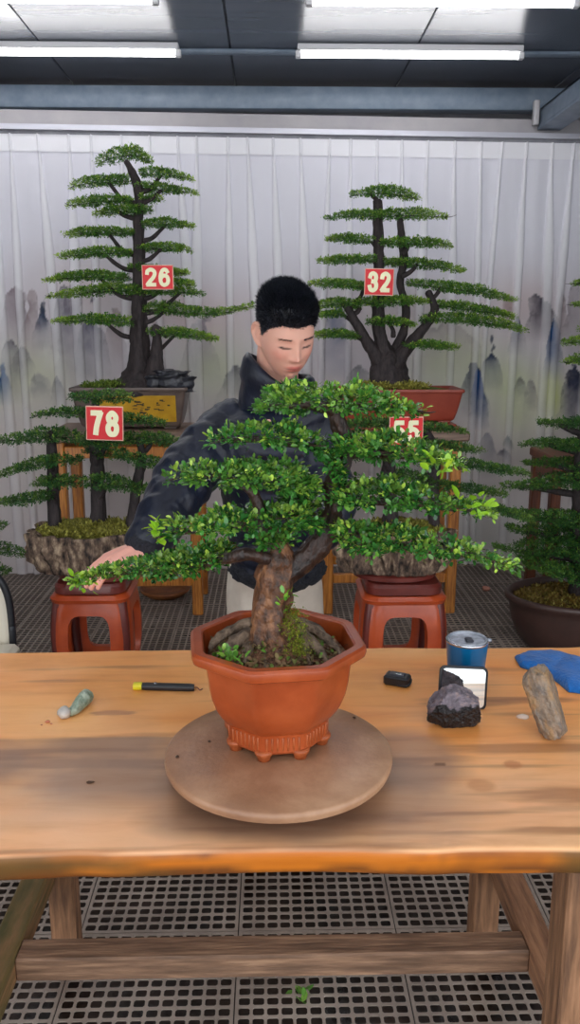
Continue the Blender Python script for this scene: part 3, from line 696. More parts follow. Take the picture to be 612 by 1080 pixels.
V, Fc = lathe((cx32, 4.35, z1+h32-.012), [(.98, -.02), (1, 0), (.7, .012), (.3, .026), (.02, .03)], 30, w32/2-.03, .12); mk('soil', V, Fc, M['moss_green'], t32)
moss_tufts(t32, (P(412, 408, 4.3)[0], 4.32), .2, .11, z1+h32, 900, MOSSC, .016)
limb(t32, [(411, 410, 22), (410, 402, 20), (408, 390, 17), (407, 378, 15), (404, 366, 8), (400, 345, 6.5), (399, 310, 5.5), (400, 270, 5), (399, 240, 5), (398, 212, 4.5)], 4.35, TB, 'trunk', 20, .3, .1, 3, fr=30)
limb(t32, [(402, 385, 9), (388, 362, 6), (374, 338, 5), (367, 325, 4), (362, 320, 3)], 4.33, TB, 'branch')
limb(t32, [(414, 388, 9), (430, 366, 7), (444, 350, 5.5), (455, 335, 4.5), (458, 322, 4), (452, 308, 4)], 4.33, TB, 'branch')
limb(t32, [(412, 380, 8), (425, 352, 5), (428, 325, 4.5), (422, 298, 4), (426, 275, 4.5), (424, 250, 4), (422, 232, 3.5)], 4.38, TB, 'branch')
P32 = [([(370, 206, 3), (390, 203, 6), (410, 203, 8), (428, 206, 6), (441, 210, 3)], (399, 215)), ([(343, 230, 2), (365, 227, 5), (400, 227, 6), (440, 226, 7), (460, 228, 4), (472, 229, 2)], (400, 245)), ([(344, 252, 2), (365, 252, 5), (392, 254, 4)], (400, 270)), ([(402, 256, 4), (430, 256, 6), (455, 257, 5), (479, 260, 2)], (425, 268)),
    ([(335, 275, 2), (360, 274, 5), (394, 274, 5)], (399, 290)), ([(403, 277, 4), (440, 278, 6), (465, 281, 5), (490, 286, 2)], (424, 292)), ([(326, 299, 2), (350, 299, 5), (385, 302, 5)], (370, 325)), ([(432, 298, 4), (465, 302, 6), (500, 306, 6), (525, 312, 4), (544, 317, 2)], (452, 318)), ([(335, 322, 4), (360, 320, 6), (380, 323, 5)], (372, 332)),
    ([(375, 319, 3), (400, 318, 6), (430, 317, 5), (452, 318, 2)], (402, 335)), ([(462, 321, 4), (490, 324, 5), (520, 329, 4), (542, 334, 2)], (456, 330)), ([(335, 332, 3), (362, 331, 4)], (378, 345)), ([(387, 340, 3), (410, 339, 5), (438, 342, 2)], (415, 355)), ([(446, 337, 5), (480, 336, 6), (510, 339, 6), (535, 343, 4), (555, 348, 2)], (447, 348)),
    ([(333, 353, 3), (355, 352, 5), (377, 355, 4)], (388, 364)), ([(426, 364, 3), (455, 364, 5), (484, 367, 2)], (432, 372))]
for i, (sp, q) in enumerate(P32):
    pad(t32, sp, 4.35+(i % 3-1)*.04, .13, BG, tip=(1 if sp[-1][0] > 430 else -1)*.8, seed=200+i)
    e = min(sp, key=lambda s: abs(s[0]-q[0])); 
    limb(t32, [(q[0], q[1], 3), ((q[0]+e[0])/2+2, (q[1]+e[1])/2+1, 2.4), (e[0], e[1]+1, 1.6)], 4.35, TB, 'branch', 7)
number_card(400, 297.5, 31, 27.5, 4.16, '32', 'red number card reading 32 hung on the broad bonsai at upper right', .02)

# ------------------------------------------------------------------ drum stools
def drum_stool(label, cx, cy, w, h, group=None):
    t = thing('drum_stool', label, 'stool', (cx, cy, 0), group); R = w/2
    # square stool with four bulging curved legs and rounded openings
    V, Fc = [], []
    def sq(r, z, rc=.4, n=8):
        pts = []
        for k in range(4):
            a0 = k*PI/2
            for j in range(n):
                a = a0+j/(n-1)*PI/2; sx = 1 if k in (0, 3) else -1; sy = 1 if k in (0, 1) else -1
                pts.append((cx+sx*r*(1-rc)+math.cos(a)*r*rc, cy+sy*r*(1-rc)+math.sin(a)*r*rc, z))
        return np.array(pts)
    V, Fc = loft([sq(R*.80, h-.045), sq(R*.86, h-.04), sq(R*.86, h-.012), sq(R*.80, h)]); mk('seat', V, Fc, M['stool_dark'], t, autos=40)
    V, Fc = loft([sq(R*.72, h-.075), sq(R*.95, h-.075), sq(R*.97, h-.06), sq(R*.88, h-.045), sq(R*.7, h-.045)]); mk('apron', V, Fc, M['stool'], t, autos=40)
    V, Fc = loft([sq(R*.70, .02), sq(R*.86, .02), sq(R*.88, .05), sq(R*.82, .07), sq(R*.70, .07)], False, False)
    n = 32; V = V; Fc = Fc+[((len(V)//n-1)*n+j, (len(V)//n-1)*n+(j+1) % n, (j+1) % n, j) for j in range(n)]
    mk('base_ring', V, Fc, M['stool_dark'], t, autos=40)
    # four faces, each a bulging panel with a rounded opening
    nz, nx = 26, 26
    for k in range(4):
        zs = np.linspace(.07, h-.07, nz); us = np.linspace(-1, 1, nx)
        bul = lambda z: R*(.84+.17*np.sin(np.clip((z-.03)/(h-.05), 0, 1)*PI)**.8)
        z0, z1 = .12, h-.125; uh = .50
        V = []; idx = {}
        # ring-shaped face between outer rect and rounded hole
        m = 48; rings = []
        hcx, hcz = 0, (z0+z1)/2; hh = (z1-z0)/2
        for s_ in np.linspace(0, 1, 9):
            ring = []
            for a in np.arange(m)/m*2*PI:
                ca, sa = math.cos(a), math.sin(a); e = max(abs(ca), abs(sa)); ox, oz = ca/e, sa/e
                pe = (abs(ca)**5+abs(sa)**5)**(-1/5); ix, iz = ca*pe*uh, sa*pe*hh
                oz_ = (h-.07-.07)/2*oz
                x = ix*(1-s_)+ox*s_; z = (h)/2*1.0+(iz+(hcz-h/2))*(1-s_)+oz_*s_
                ring.append((x, z))
            rings.append(ring)
        out = []; inn = []
        for ring in rings:
            o_ = []; i_ = []
            for (x, z) in ring:
                b = bul(z); rr = .42
                # rounded square plan: push corners in
                xx = x*b; dep = b-(max(0, abs(x)-.62)/.38)**2*b*.20
                xx = x*b*(1-.05*(max(0, abs(x)-.62)/.38)**2)
                o_.append((xx, dep, z)); i_.append((xx*.92, dep-.028, z))
            out.append(o_); inn.append(i_)
        ca, sa = math.cos(k*PI/2), math.sin(k*PI/2)
        allr = [inn[-1]]+out[::-1]+[inn[0]]
        allr = allr+inn[1:]
        rr_ = [np.array([(cx+p[0]*ca-p[1]*sa, cy+p[0]*sa+p[1]*ca, p[2]) for p in r]) for r in allr]
        V, Fc = loft(rr_, False, False)
        mk('leg_panel', V, Fc, M['stool'], t, autos=35)
        # corner post in the darker tone
        c2, s2 = math.cos(k*PI/2+PI/4), math.sin(k*PI/2+PI/4)
        pts = [(cx+c2*bul(z)*1.13, cy+s2*bul(z)*1.13, z, .026) for z in np.linspace(.0, h-.06, 7)]
        V, Fc = tube(pts, 10, 4, up=[0.3, .7, .1]); mk('leg', V, Fc, M['stool_dark'], t)
    return t
SY = 3.3
cS1 = P(102, 640, SY)[0]; wS = 93*mpp(SY, 640); zS = P(102, 603, SY)[2]-.012
drum_stool('orange-brown curved drum stool on the floor at left, under the three-trunk bonsai numbered 78', cS1, SY, wS*.90, zS)
SY2 = 3.25
cS2 = P(421, 640, SY2)[0]; wS2 = 98*mpp(SY2, 640); zS2 = P(421, 603, SY2)[2]-.012
drum_stool('orange-brown curved drum stool on the floor at right, under the bonsai numbered 55', cS2, SY2, wS2*.92, zS2)

# bark-like troughs
def bark_pot(t, cx, cy, z0, rx, ry, h, seed, ncol=60):
    n = 220; a = np.arange(n)/n*2*PI; rings = []
    lob = 1+.05*np.sin(a*3+seed)+.04*np.sin(a*5+seed*2)
    for u in np.r_[np.linspace(0, 1, 26)]:
        r = (.84+.16*u**.7)*lob
        col = np.abs(np.sin(a*17+2*np.sin(a*3+seed)+.8*np.sin(u*4+a*5)))
        p = np.stack([np.cos(a)*4, np.sin(a)*4, 0*a+u*1.5], -1)
        rid = .13*(1-np.abs(np.sin(a*13+1.5*np.sin(a*3+seed)+.5*np.sin(u*5+a*4))))**.8*1.0+.13*fbm(p*2.2, 4, seed)-.06*(np.sin(a*13+1.5*np.sin(a*3+seed)+.5*np.sin(u*5+a*4)) > .9); rid = rid*np.sin((.18+min(u*1.05, .8))*PI*.8)
        topw = .02*fbm(np.stack([np.cos(a)*3, np.sin(a)*3, 0*a], -1), 3, seed+5)
        rings.append(np.stack([cx+np.cos(a)*rx*(r+rid-.04), cy+np.sin(a)*ry*(r+rid-.04), z0+h*u+topw*u+0*a], 1))
    top = rings[-1]; c = np.array([cx, cy, 0])
    for s_, dz in ((.97, .006), (.92, .004), (.87, -.01), (.85, -.04)):
        rings.append(np.stack([cx+(top[:, 0]-cx)*s_, cy+(top[:, 1]-cy)*s_, top[:, 2]+dz], 1))
    V, Fc = loft(rings); return mk('pot', V, Fc, M['barkpot'], t)
def base_tray(t, cx, cy, z0, rx, ry, h):
    V, Fc = lathe((cx, cy, z0), [(.9, 0), (1, h*.2), (1, h*.8), (.92, h)], 40, rx, ry); return mk('tray', V, Fc, M['stool_dark'], t, autos=40)

# bonsai 78
cx78 = P(104, 580, 3.3)[0]; z78 = zS
t78 = thing('potted_bonsai', 'three-trunk bonsai with number 78 in a rugged bark-like trough on the left stool', 'bonsai', (cx78, 3.3, z78))
base_tray(t78, cx78, 3.3, z78, .17, .13, .028)
hz = P(104, 553, 3.3)[2]-z78-.028
bark_pot(t78, cx78, 3.3, z78+.028, 76*mpp(3.3, 570), .15, hz-.02, 1)
V, Fc = lathe((cx78, 3.3, z78+.028+hz-.03), [(.99, -.02), (1, 0), (.7, .012), (.3, .02), (.02, .024)], 40, .24, .115); mk('soil', V, Fc, M['moss'], t78)
moss_tufts(t78, (cx78, 3.3), .24, .12, z78+.028+hz-.026, 1500, MOSSC, .016)
TR = M['bark_dark']
limb(t78, [(59, 560, 9), (58, 545, 6.5), (56, 510, 6), (55, 470, 5), (54, 455, 3)], 3.3, TR, 'trunk', 14, .25, .08, fr=40)
limb(t78, [(105, 562, 12), (104, 545, 8), (103, 500, 7.5), (101, 470, 7), (98, 440, 5), (102, 422, 3)], 3.32, TR, 'trunk', 14, .25, .08, 4, fr=40)
limb(t78, [(140, 560, 9), (140, 545, 6), (144, 515, 5.5), (148, 495, 5), (150, 478, 4), (146, 462, 3)], 3.28, TR, 'trunk', 14, .25, .08, 5, fr=40)
BG2 = dict(BG, size=.0098, c0=(22, 62, 32), c1=(62, 116, 52), c2=(140, 170, 66))
P78 = [([(73, 418, 3), (100, 419, 8), (125, 418, 8), (141, 421, 3)], 3.32, (100, 440)), ([(35, 438, 2), (60, 435, 5), (90, 435, 7)], 3.3, (99, 450)), ([(122, 440, 5), (150, 443, 5), (176, 447, 2)], 3.34, (100, 458)), ([(-8, 463, 5), (20, 463, 8), (50, 459, 11), (82, 460, 8)], 3.28, (55, 475)), ([(82, 462, 7), (110, 466, 7), (137, 463, 8)], 3.25, (102, 485)), ([(130, 462, 8), (160, 462, 9), (185, 466, 6), (199, 468, 3)], 3.3, (148, 480)),
    ([(-4, 502, 4), (25, 493, 8), (50, 487, 9), (86, 485, 5)], 3.24, (57, 505)), ([(123, 478, 6), (150, 485, 8), (175, 492, 7), (188, 494, 3)], 3.22, (148, 500)), ([(92, 472, 6), (122, 479, 6)], 3.36, (102, 490)), ([(38, 509, 6), (60, 507, 9), (82, 508, 7)], 3.22, (57, 520)), ([(84, 508, 6), (110, 508, 10), (140, 513, 9), (164, 517, 3)], 3.22, (104, 525)), ([(-4, 531, 4), (20, 527, 7), (40, 524, 9), (56, 522, 5)], 3.26, (57, 540))]
for i, (sp, Yp, q) in enumerate(P78):
    pad(t78, sp, Yp, .10, BG2, tip=(-1 if sp[0][0] < 60 else 1)*.6, seed=300+i)
    e = min(sp, key=lambda s: abs(s[0]-q[0])); limb(t78, [(q[0], q[1], 3.2, 3.3), ((q[0]+e[0])/2+3, (q[1]+e[1])/2+1, 2.6, 3.29), (e[0], e[1]+1, 1.8, Yp)], 3.3, TR, 'branch', 7)
number_card(110.5, 446.5, 39, 36, 3.10, '78', 'red number card reading 78 hung on the three-trunk bonsai at left', .03)

# bonsai 55
cx55 = P(417, 580, 3.25)[0]; z55 = zS2
t55 = thing('potted_bonsai', 'bonsai with number 55 in a rugged bark-like trough on the right stool', 'bonsai', (cx55, 3.25, z55))
base_tray(t55, cx55, 3.25, z55, .17, .13, .028)
hz5 = P(417, 553, 3.25)[2]-z55-.028
bark_pot(t55, cx55, 3.25, z55+.028, 63*mpp(3.25, 570), .15, hz5-.02, 4)
V, Fc = lathe((cx55, 3.25, z55+.028+hz5-.03), [(.99, -.02), (1, 0), (.7, .012), (.3, .02), (.02, .024)], 40, .19, .115); mk('soil', V, Fc, M['moss'], t55)
moss_tufts(t55, (cx55, 3.25), .19, .12, z55+.028+hz5-.026, 1300, MOSSC, .016)
limb(t55, [(458, 562, 9), (458, 545, 6), (457, 510, 6), (460, 480, 5), (452, 458, 4), (445, 450, 3)], 3.25, TR, 'trunk', 14, .25, .08)
limb(t55, [(412, 562, 11), (412, 530, 7), (410, 490, 7), (414, 460, 5), (425, 448, 3)], 3.27, TR, 'trunk', 14, .25, .08, 4)
P55 = [([(345, 450, 3), (375, 447, 6), (410, 447, 6), (436, 449, 4)], 3.27, (412, 465)), ([(438, 451, 4), (465, 451, 4), (492, 456, 2)], 3.27, (448, 460)), ([(440, 467, 5), (480, 471, 5), (509, 475, 2)], 3.22, (458, 485)), ([(462, 486, 5), (500, 490, 7), (530, 495, 6), (559, 499, 3)], 3.2, (459, 500)), ([(445, 511, 5), (485, 514, 5), (515, 518, 4), (534, 521, 2)], 3.3, (458, 525)), ([(470, 526, 4), (505, 533, 5), (535, 540, 6), (561, 547, 3)], 3.18, (458, 535)),
    ([(345, 480, 6), (380, 478, 8), (410, 482, 6)], 3.25, (411, 495)), ([(350, 515, 6), (385, 513, 8), (412, 514, 7)], 3.2, (411, 530)), ([(415, 500, 6), (440, 503, 7), (462, 505, 5)], 3.28, (412, 515))]
for i, (sp, Yp, q) in enumerate(P55):
    pad(t55, sp, Yp, .10, BG2, tip=.6, seed=400+i)
    e = min(sp, key=lambda s: abs(s[0]-q[0])); limb(t55, [(q[0], q[1], 3.2, 3.25), ((q[0]+e[0])/2-3, (q[1]+e[1])/2+1, 2.6, 3.24), (e[0], e[1]+1, 1.8, Yp)], 3.25, TR, 'branch', 7)
number_card(428.5, 455, 36, 31, 3.08, '55', 'red number card reading 55, its foot hidden by leaves of the foreground bonsai')

# bonsai in the dark round pot at right
cxr, cyr = P(622, 625, 3.66)[0], 3.68
tr = thing('potted_bonsai', 'dense dark green bonsai in a dark brown oval pot on the floor at right', 'bonsai', (cxr, cyr, 0))
V, Fc = lathe((cxr, cyr, 0), [(.66, .015), (.72, .012), (.78, .04), (.86, .09), (.92, .15), (.945, .21), (.96, .235), (1.0, .245), (1.01, .26), (.99, .272), (.95, .274), (.92, .262), (.90, .22)], 72, .385, .27); mk('pot', V, Fc, M['darkpot'], tr, autos=60)
for k in range(4):
    a = PI/4+k*PI/2; V, Fc = lathe((cxr+math.cos(a)*.22, cyr+math.sin(a)*.15, 0), [(.035, 0), (.04, .01), (.045, .022)], 12); mk('foot', V, Fc, M['darkpot'], tr)
V, Fc = lathe((cxr, cyr, .225), [(.99, -.02), (1, 0), (.7, .01), (.3, .02), (.02, .024)], 40, .345, .24); mk('soil', V, Fc, M['soil'], tr)
moss_tufts(tr, (cxr, cyr), .34, .23, .232, 1800, ((98, 74, 32), (146, 116, 50), (168, 160, 80)), .016, name='moss')
limb(tr, [(614, 640, 16), (612, 620, 11), (610, 580, 10), (613, 540, 9), (612, 500, 8), (616, 460, 6), (618, 440, 3)], 3.68, TB, 'trunk', 16, .3, .1)
BG3 = dict(BG, size=.0100, c0=(22, 64, 34), c1=(56, 112, 48), c2=(126, 164, 58))
PR = [([(567, 446, 3), (590, 447, 6), (620, 447, 9), (650, 449, 6), (672, 450, 2)], 3.7), ([(549, 470, 2), (575, 467, 6), (600, 470, 9), (635, 469, 9), (690, 472, 3)], 3.66), ([(553, 488, 2), (580, 488, 6), (612, 490, 9), (650, 489, 6), (685, 492, 2)], 3.72), ([(531, 513, 4), (555, 512, 7), (585, 508, 11), (620, 505, 13), (665, 510, 8), (705, 515, 3)], 3.62), ([(528, 538, 3), (550, 543, 7), (580, 546, 12), (615, 549, 15), (665, 548, 10), (712, 546, 3)], 3.6),
    ([(536, 556, 3), (555, 560, 7), (585, 563, 13), (620, 566, 14), (690, 564, 5)], 3.7), ([(521, 576, 2), (545, 580, 7), (575, 577, 12), (612, 582, 15), (665, 580, 10), (710, 578, 3)], 3.62), ([(550, 592, 5), (578, 598, 11), (600, 604, 12), (628, 603, 10), (670, 598, 4)], 3.52)]
for i, (sp, Yp) in enumerate(PR):
    pad(tr, sp, Yp, .18 if i > 2 else .13, BG3, tip=-.5, seed=500+i)
    e = sp[1]; limb(tr, [(612, e[1]+10, 4, 3.68), ((612+e[0])/2, e[1]+6, 3, 3.67), (e[0], e[1]+1, 2, Yp)], 3.68, TB, 'branch', 8)

# bonsai on the dark stand, mostly beyond the right edge
cxq = P(676, 430, 4.5)[0]
tq = thing('potted_bonsai', 'bonsai on the dark stand whose tier tips just enter the picture at upper right', 'bonsai', (cxq, 4.48, ST2))
rectpot(tq, cxq, 4.48, ST2, .55, .28, .16, .04, M['darkpot'])
V, Fc = lathe((cxq, 4.48, ST2+.148), [(.98, -.02), (1, 0), (.3, .02), (.02, .024)], 30, .24, .11); mk('soil', V, Fc, M['moss'], tq)
limb(tq, [(672, 458, 16), (670, 425, 13), (668, 390, 11), (662, 340, 8), (660, 280, 5), (662, 240, 2)], 4.48, TB, 'trunk', 14, .3, .1)
for i, sp in enumerate(([(605, 299, 2), (630, 297, 5), (700, 298, 3)], [(606, 321, 2), (640, 320, 5), (710, 320, 3)], [(594, 362, 3), (615, 359, 5), (650, 360, 6), (725, 362, 3)], [(595, 382, 3), (615, 379, 6), (650, 380, 6), (720, 382, 3)], [(625, 255, 3), (662, 245, 9), (695, 255, 3)], [(612, 347, 3), (660, 343, 6), (720, 345, 3)])):
    pad(tq, sp, 4.45, .12, BG, tip=-.6, seed=550+i); limb(tq, [(665, sp[0][1]+12, 4), (650, sp[0][1]+7, 3), (636, sp[0][1], 2)], 4.48, TB, 'branch', 7)

# bonsai beyond the left edge
cxl = P(-60, 640, 3.7)[0]
tl = thing('potted_bonsai', 'low bonsai whose dark green branch tips just enter at the left edge near the floor', 'bonsai', (cxl, 3.75, 0))
rectpot(tl, cxl, 3.75, 0, .5, .3, .15, .04, M['darkpot'])
V, Fc = lathe((cxl, 3.75, .138), [(.98, -.02), (1, 0), (.3, .02), (.02, .024)], 30, .22, .11); mk('soil', V, Fc, M['moss'], tl)
limb(tl, [(-60, 655, 14), (-62, 620, 10), (-58, 580, 8), (-58, 520, 5)], 3.75, TB, 'trunk', 14, .3, .1)
for i, sp in enumerate(([(30, 587, 2), (12, 581, 5), (-10, 578, 7), (-60, 578, 8), (-110, 582, 3)], [(6, 556, 2), (-10, 554, 5), (-60, 550, 7), (-110, 556, 3)], [(10, 603, 2), (-20, 600, 5), (-60, 600, 6)], [(-20, 520, 3), (-60, 515, 8), (-95, 522, 3)])):
    pad(tl, sp, 3.7, .12, BG3, tip=None, seed=580+i); limb(tl, [(-58, sp[0][1]+10, 4), (-45, sp[0][1]+6, 3), (-30, sp[0][1], 2)], 3.72, TB, 'branch', 7)

# chair at the left edge
cc = P(-26, 640, 2.7)
tc_ = thing('chair', 'black rounded chair frame with a cream back pad, cut off by the left edge', 'chair', (cc[0], 2.55, 0))
zt_c, zb_c = P(0, 601, 2.7)[2], P(0, 690, 2.7)[2]
hw = P(11, 640, 2.7)[0]-cc[0]; pts = []
hcc = .2; zc_ = zt_c-hcc
for a in np.linspace(0, 2*PI, 29)[:-1]:
    e = 3; r = (abs(math.cos(a))**e+abs(math.sin(a))**e)**(-1/e); pts.append((cc[0]+math.cos(a)*r*hw, 2.7, zc_+math.sin(a)*r*hcc, .013))
V, Fc = tube(pts+[pts[0]], 10, 3, up=[0, 1, 0]); mk('back_frame', V, Fc, M['black'], tc_)
V, Fc = lathe((0, 0, 0), [(.03, -.012), (.8, -.012), (.97, -.006), (.97, .006), (.8, .012), (.03, .012)], 40)
r_ = np.hypot(V[:, 0], V[:, 1])+1e-9; ca, sa = V[:, 0]/r_, V[:, 1]/r_; pe = (abs(ca)**3+abs(sa)**3)**(-1/3)
V = np.stack([cc[0]+ca*r_*pe*hw, 2.7+V[:, 2], zc_+sa*r_*pe*hcc], 1); mk('back_pad', V, Fc, M['cream'], tc_)
MB().box(cc[0]-.2, cc[0]+.15, 2.32, 2.68, .40, .44, .015).obj('seat', M['cream'], tc_, smooth=False)
for x in (cc[0]-.18, cc[0]+.135):
    for y in (2.34, 2.66):
        V, Fc = tube([(x, y, .0, .011), (x, y, .41, .011)], 8, 3); mk('leg', V, Fc, M['black'], tc_)
for x in (cc[0]-.14, cc[0]+.12):
    V, Fc = tube([(x, 2.66, .41, .010), (x, 2.70, zc_-hcc+.02, .010)], 8, 3); mk('back_post', V, Fc, M['black'], tc_)

# small reddish pot behind the right stool, leaf litter on the floor
c = PZ(417, 641, 0); 
V, Fc = lathe((c[0], c[1]+.05, 0), [(.05, .0), (.055, .004), (.07, .04), (.072, .06), (.066, .066), (.058, .06), (.05, .02)], 28)
tag(mk('clay_pot', V, Fc, M['stool'], origin=(c[0], c[1]+.05, 0)), 'small reddish clay pot on the floor, seen through the opening of the right stool', 'pot')
c = PZ(512, 623, 0)
rock('pebble', 'small pinkish pebble on the floor mats left of the dark oval pot', 'stone', (c[0], c[1], 0), (.05, .035, .03), mat('pebble_pink', S(200, 140, 120), .7), 5, res=3)
c = PZ(172, 634, 0)
V, Fc = lathe((c[0], c[1]+.1, 0), [(.08, .0), (.1, .004), (.135, .03), (.145, .045), (.135, .05), (.12, .02)], 32)
tag(mk('plant_saucer', V, Fc, mat('saucer', S(150, 92, 44), .5, S(120, 66, 34), 20), origin=(c[0], c[1]+.1, 0)), 'shallow yellow-brown plant dish on the floor behind the left stool', 'dish')

# ------------------------------------------------------------------ the table
ZT = .78
ty0 = PZ(306, 899, ZT)[1]; ty1 = PZ(306, 684.5, ZT)[1]
tt = thing('wooden_table', 'long varnished orange-brown plank work table with a low timber frame, in the foreground', 'table', (0, (ty0+ty1)/2, 0))
def tabletop():
    xs = np.linspace(-.95, .95, 420); nx = len(xs)
    def edge(x, s): return .006*vnoise(np.stack([x*4, 0*x+s, 0*x], -1), 3)+.002*vnoise(np.stack([x*18, 0*x+s, 0*x], -1), 5)
    fy = ty0+edge(xs, 1)-.0-.012*0; by = ty1+edge(xs, 4)
    th = .045
    prof = []  # (v along depth 0..1, z)
    rows = []
    ys = np.linspace(0, 1, 150)
    top = [np.stack([xs, fy+.006+(by-.006-fy-.006)*v, np.full(nx, ZT)+.0006*vnoise(np.stack([xs*6, 0*xs+v*6, 0*xs], -1), 8)], 1) for v in ys]
    thn = th+.004*vnoise(np.stack([xs*3, 0*xs, 0*xs+9], -1), 2)
    fr = [np.stack([xs, fy+d_, ZT-z_*thn/th], 1) for d_, z_ in ((.002, .0015), (0, .006), (-.001, .018), (.002, .032), (.004, .04), (.010, .045))]
    bk = [np.stack([xs, by-d_, ZT-z_*thn/th], 1) for d_, z_ in ((.002, .0015), (0, .006), (0, .04), (.006, .045))]
    rings = fr[::-1]+top+bk
    G = np.stack(rings)                       # rows x nx x 3
    nr = len(rings); V = G.reshape(-1, 3); Fc = []
    I = np.arange(nr*nx).reshape(nr, nx)
    for i in range(nr):
        j = (i+1) % nr
        Fc += list(zip(I[i, :-1], I[i, 1:], I[j, 1:], I[j, :-1]))
    Fc.append(tuple(I[:, 0])[::1]); Fc.append(tuple(I[:, -1])[::-1])
    # colour : planks of warm varnished wood, reflections painted pale at the front, soft shadow painted grey
    x, y, z = V.T; px, py = proj(V)
    p = np.stack([x*3, y*9, 0*x], -1); n1 = fbm(p, 4, 21); n2 = fbm(np.stack([x*7, y*7, 0*x], -1), 4, 22); n3 = fbm(np.stack([x*2, y*30, 0*x], -1), 4, 23)
    col = np.ones((len(V), 3))*lin((248, 160, 80))
    def mixc(c, a):
        nonlocal col
        a = np.clip(a, 0, 1)[:, None]; col = col*(1-a)+lin(c)*a
    mixc((252, 186, 118), .6+n1*1.2)
    mixc((232, 158, 84), (n2-.1)*1.4)
    v = (y-ty0)/(ty1-ty0)
    mixc((250, 200, 158), np.clip(.8-v*1.6, 0, .6)+.3*n2*(v < .6))  # reflected light put into the colour, paler towards the front
    mixc((150, 92, 52), np.clip((n3-.32)*3, 0, .6))
    # soft shadow painted grey into the wood: wide band left of and around the turntable, and to the right of it
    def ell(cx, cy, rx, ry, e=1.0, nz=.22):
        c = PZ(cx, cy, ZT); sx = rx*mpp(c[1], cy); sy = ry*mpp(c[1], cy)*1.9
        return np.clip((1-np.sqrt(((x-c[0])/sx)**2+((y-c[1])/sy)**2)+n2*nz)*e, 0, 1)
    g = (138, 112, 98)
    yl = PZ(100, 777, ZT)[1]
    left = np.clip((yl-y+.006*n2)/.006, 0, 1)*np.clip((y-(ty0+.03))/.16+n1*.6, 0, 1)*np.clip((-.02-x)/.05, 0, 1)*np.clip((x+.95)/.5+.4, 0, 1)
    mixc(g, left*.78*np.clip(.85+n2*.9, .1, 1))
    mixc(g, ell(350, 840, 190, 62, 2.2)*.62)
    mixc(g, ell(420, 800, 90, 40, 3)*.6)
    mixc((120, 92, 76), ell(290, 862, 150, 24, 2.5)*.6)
    mixc((150, 96, 62), ell(500, 742, 60, 5, 4)*.5); mixc((160, 100, 66), ell(560, 739, 60, 4, 4)*.5)
    mixc((110, 70, 46), ell(464, 806, 8, 2.2, 5)*.8); mixc((190, 110, 60), ell(541, 806, 11, 5, 4)*.6); mixc((196, 128, 76), ell(507, 828, 18, 8, 3)*.5)
    mixc((168, 104, 74), ell(118, 752, 26, 3, 4)*.6)
    # front edge: darker varnish streaks
    ed = (z < ZT-.004) & (y < ty0+.02)
    n4 = 1.7*fbm(np.stack([x*9, z*130, 0*x], -1), 4, 31); n5 = fbm(np.stack([x*4, 0*x+z*12, 0*x], -1), 3, 32)
    ec = lin((204, 116, 30))[None]*np.ones_like(col); k = np.clip(.4+n4*1.5+(ZT-.026-z)*20, 0, 1)[:, None]; ec = ec*(1-k)+lin((124, 70, 26))*k
    k2 = np.clip(n5*3+.1, 0, .8)[:, None]; ec = ec*(1-k2)+lin((96, 76, 40))*k2
    col[ed] = ec[ed]
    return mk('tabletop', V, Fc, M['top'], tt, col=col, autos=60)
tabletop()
def post(x0, x1, y0, y1, z0, z1, name, m, b=.004): return MB().box(x0, x1, y0, y1, z0, z1, b).obj(name, m, tt, smooth=False)
zb = ZT-.047
post(.478, .54, 1.70, 1.76, 0, zb, 'leg', M['leg_old']); post(-.53, -.47, 1.70, 1.76, 0, zb, 'leg', M['leg_old'])
lxr = P(596, 924, 1.09)[0]; post(lxr, lxr+.085, 1.07, 1.14, 0, zb, 'leg', M['leg_old']); post(-.56, -.475, 1.07, 1.14, 0, zb, 'leg', M['leg_old'])
post(.512, .568, 1.12, 1.72, .225, .285, 'side_stretcher', M['beam_y']); post(-.57, -.512, 1.12, 1.72, .225, .285, 'side_stretcher', M['beam_ym'])
post(-.513, .513, 1.402, 1.462, .228, .28, 'long_stretcher', M['beam_x'])

# turntable
tc0 = PZ(294, 790, .828); TX, TY, TZ = tc0[0], tc0[1], .828
tn = thing('turntable', 'round brown stone-like turntable on the table beneath the octagonal pot', 'turntable', (TX, TY, ZT))
V, Fc = lathe((TX, TY, 0), [(.05, ZT+.001), (.105, ZT+.001), (.11, ZT+.008), (.1, ZT+.030), (.05, ZT+.030)], 48); mk('pedestal', V, Fc, M['dgrey'], tn, autos=40)
V, Fc = lathe((TX, TY, 0), [(.1, TZ-.018), (.176, TZ-.018), (.182, TZ-.016), (.184, TZ-.010), (.1835, TZ-.003), (.180, TZ), (.12, TZ), (.05, TZ)], 96); mk('disc', V, Fc, M['turntable'], tn, autos=50)

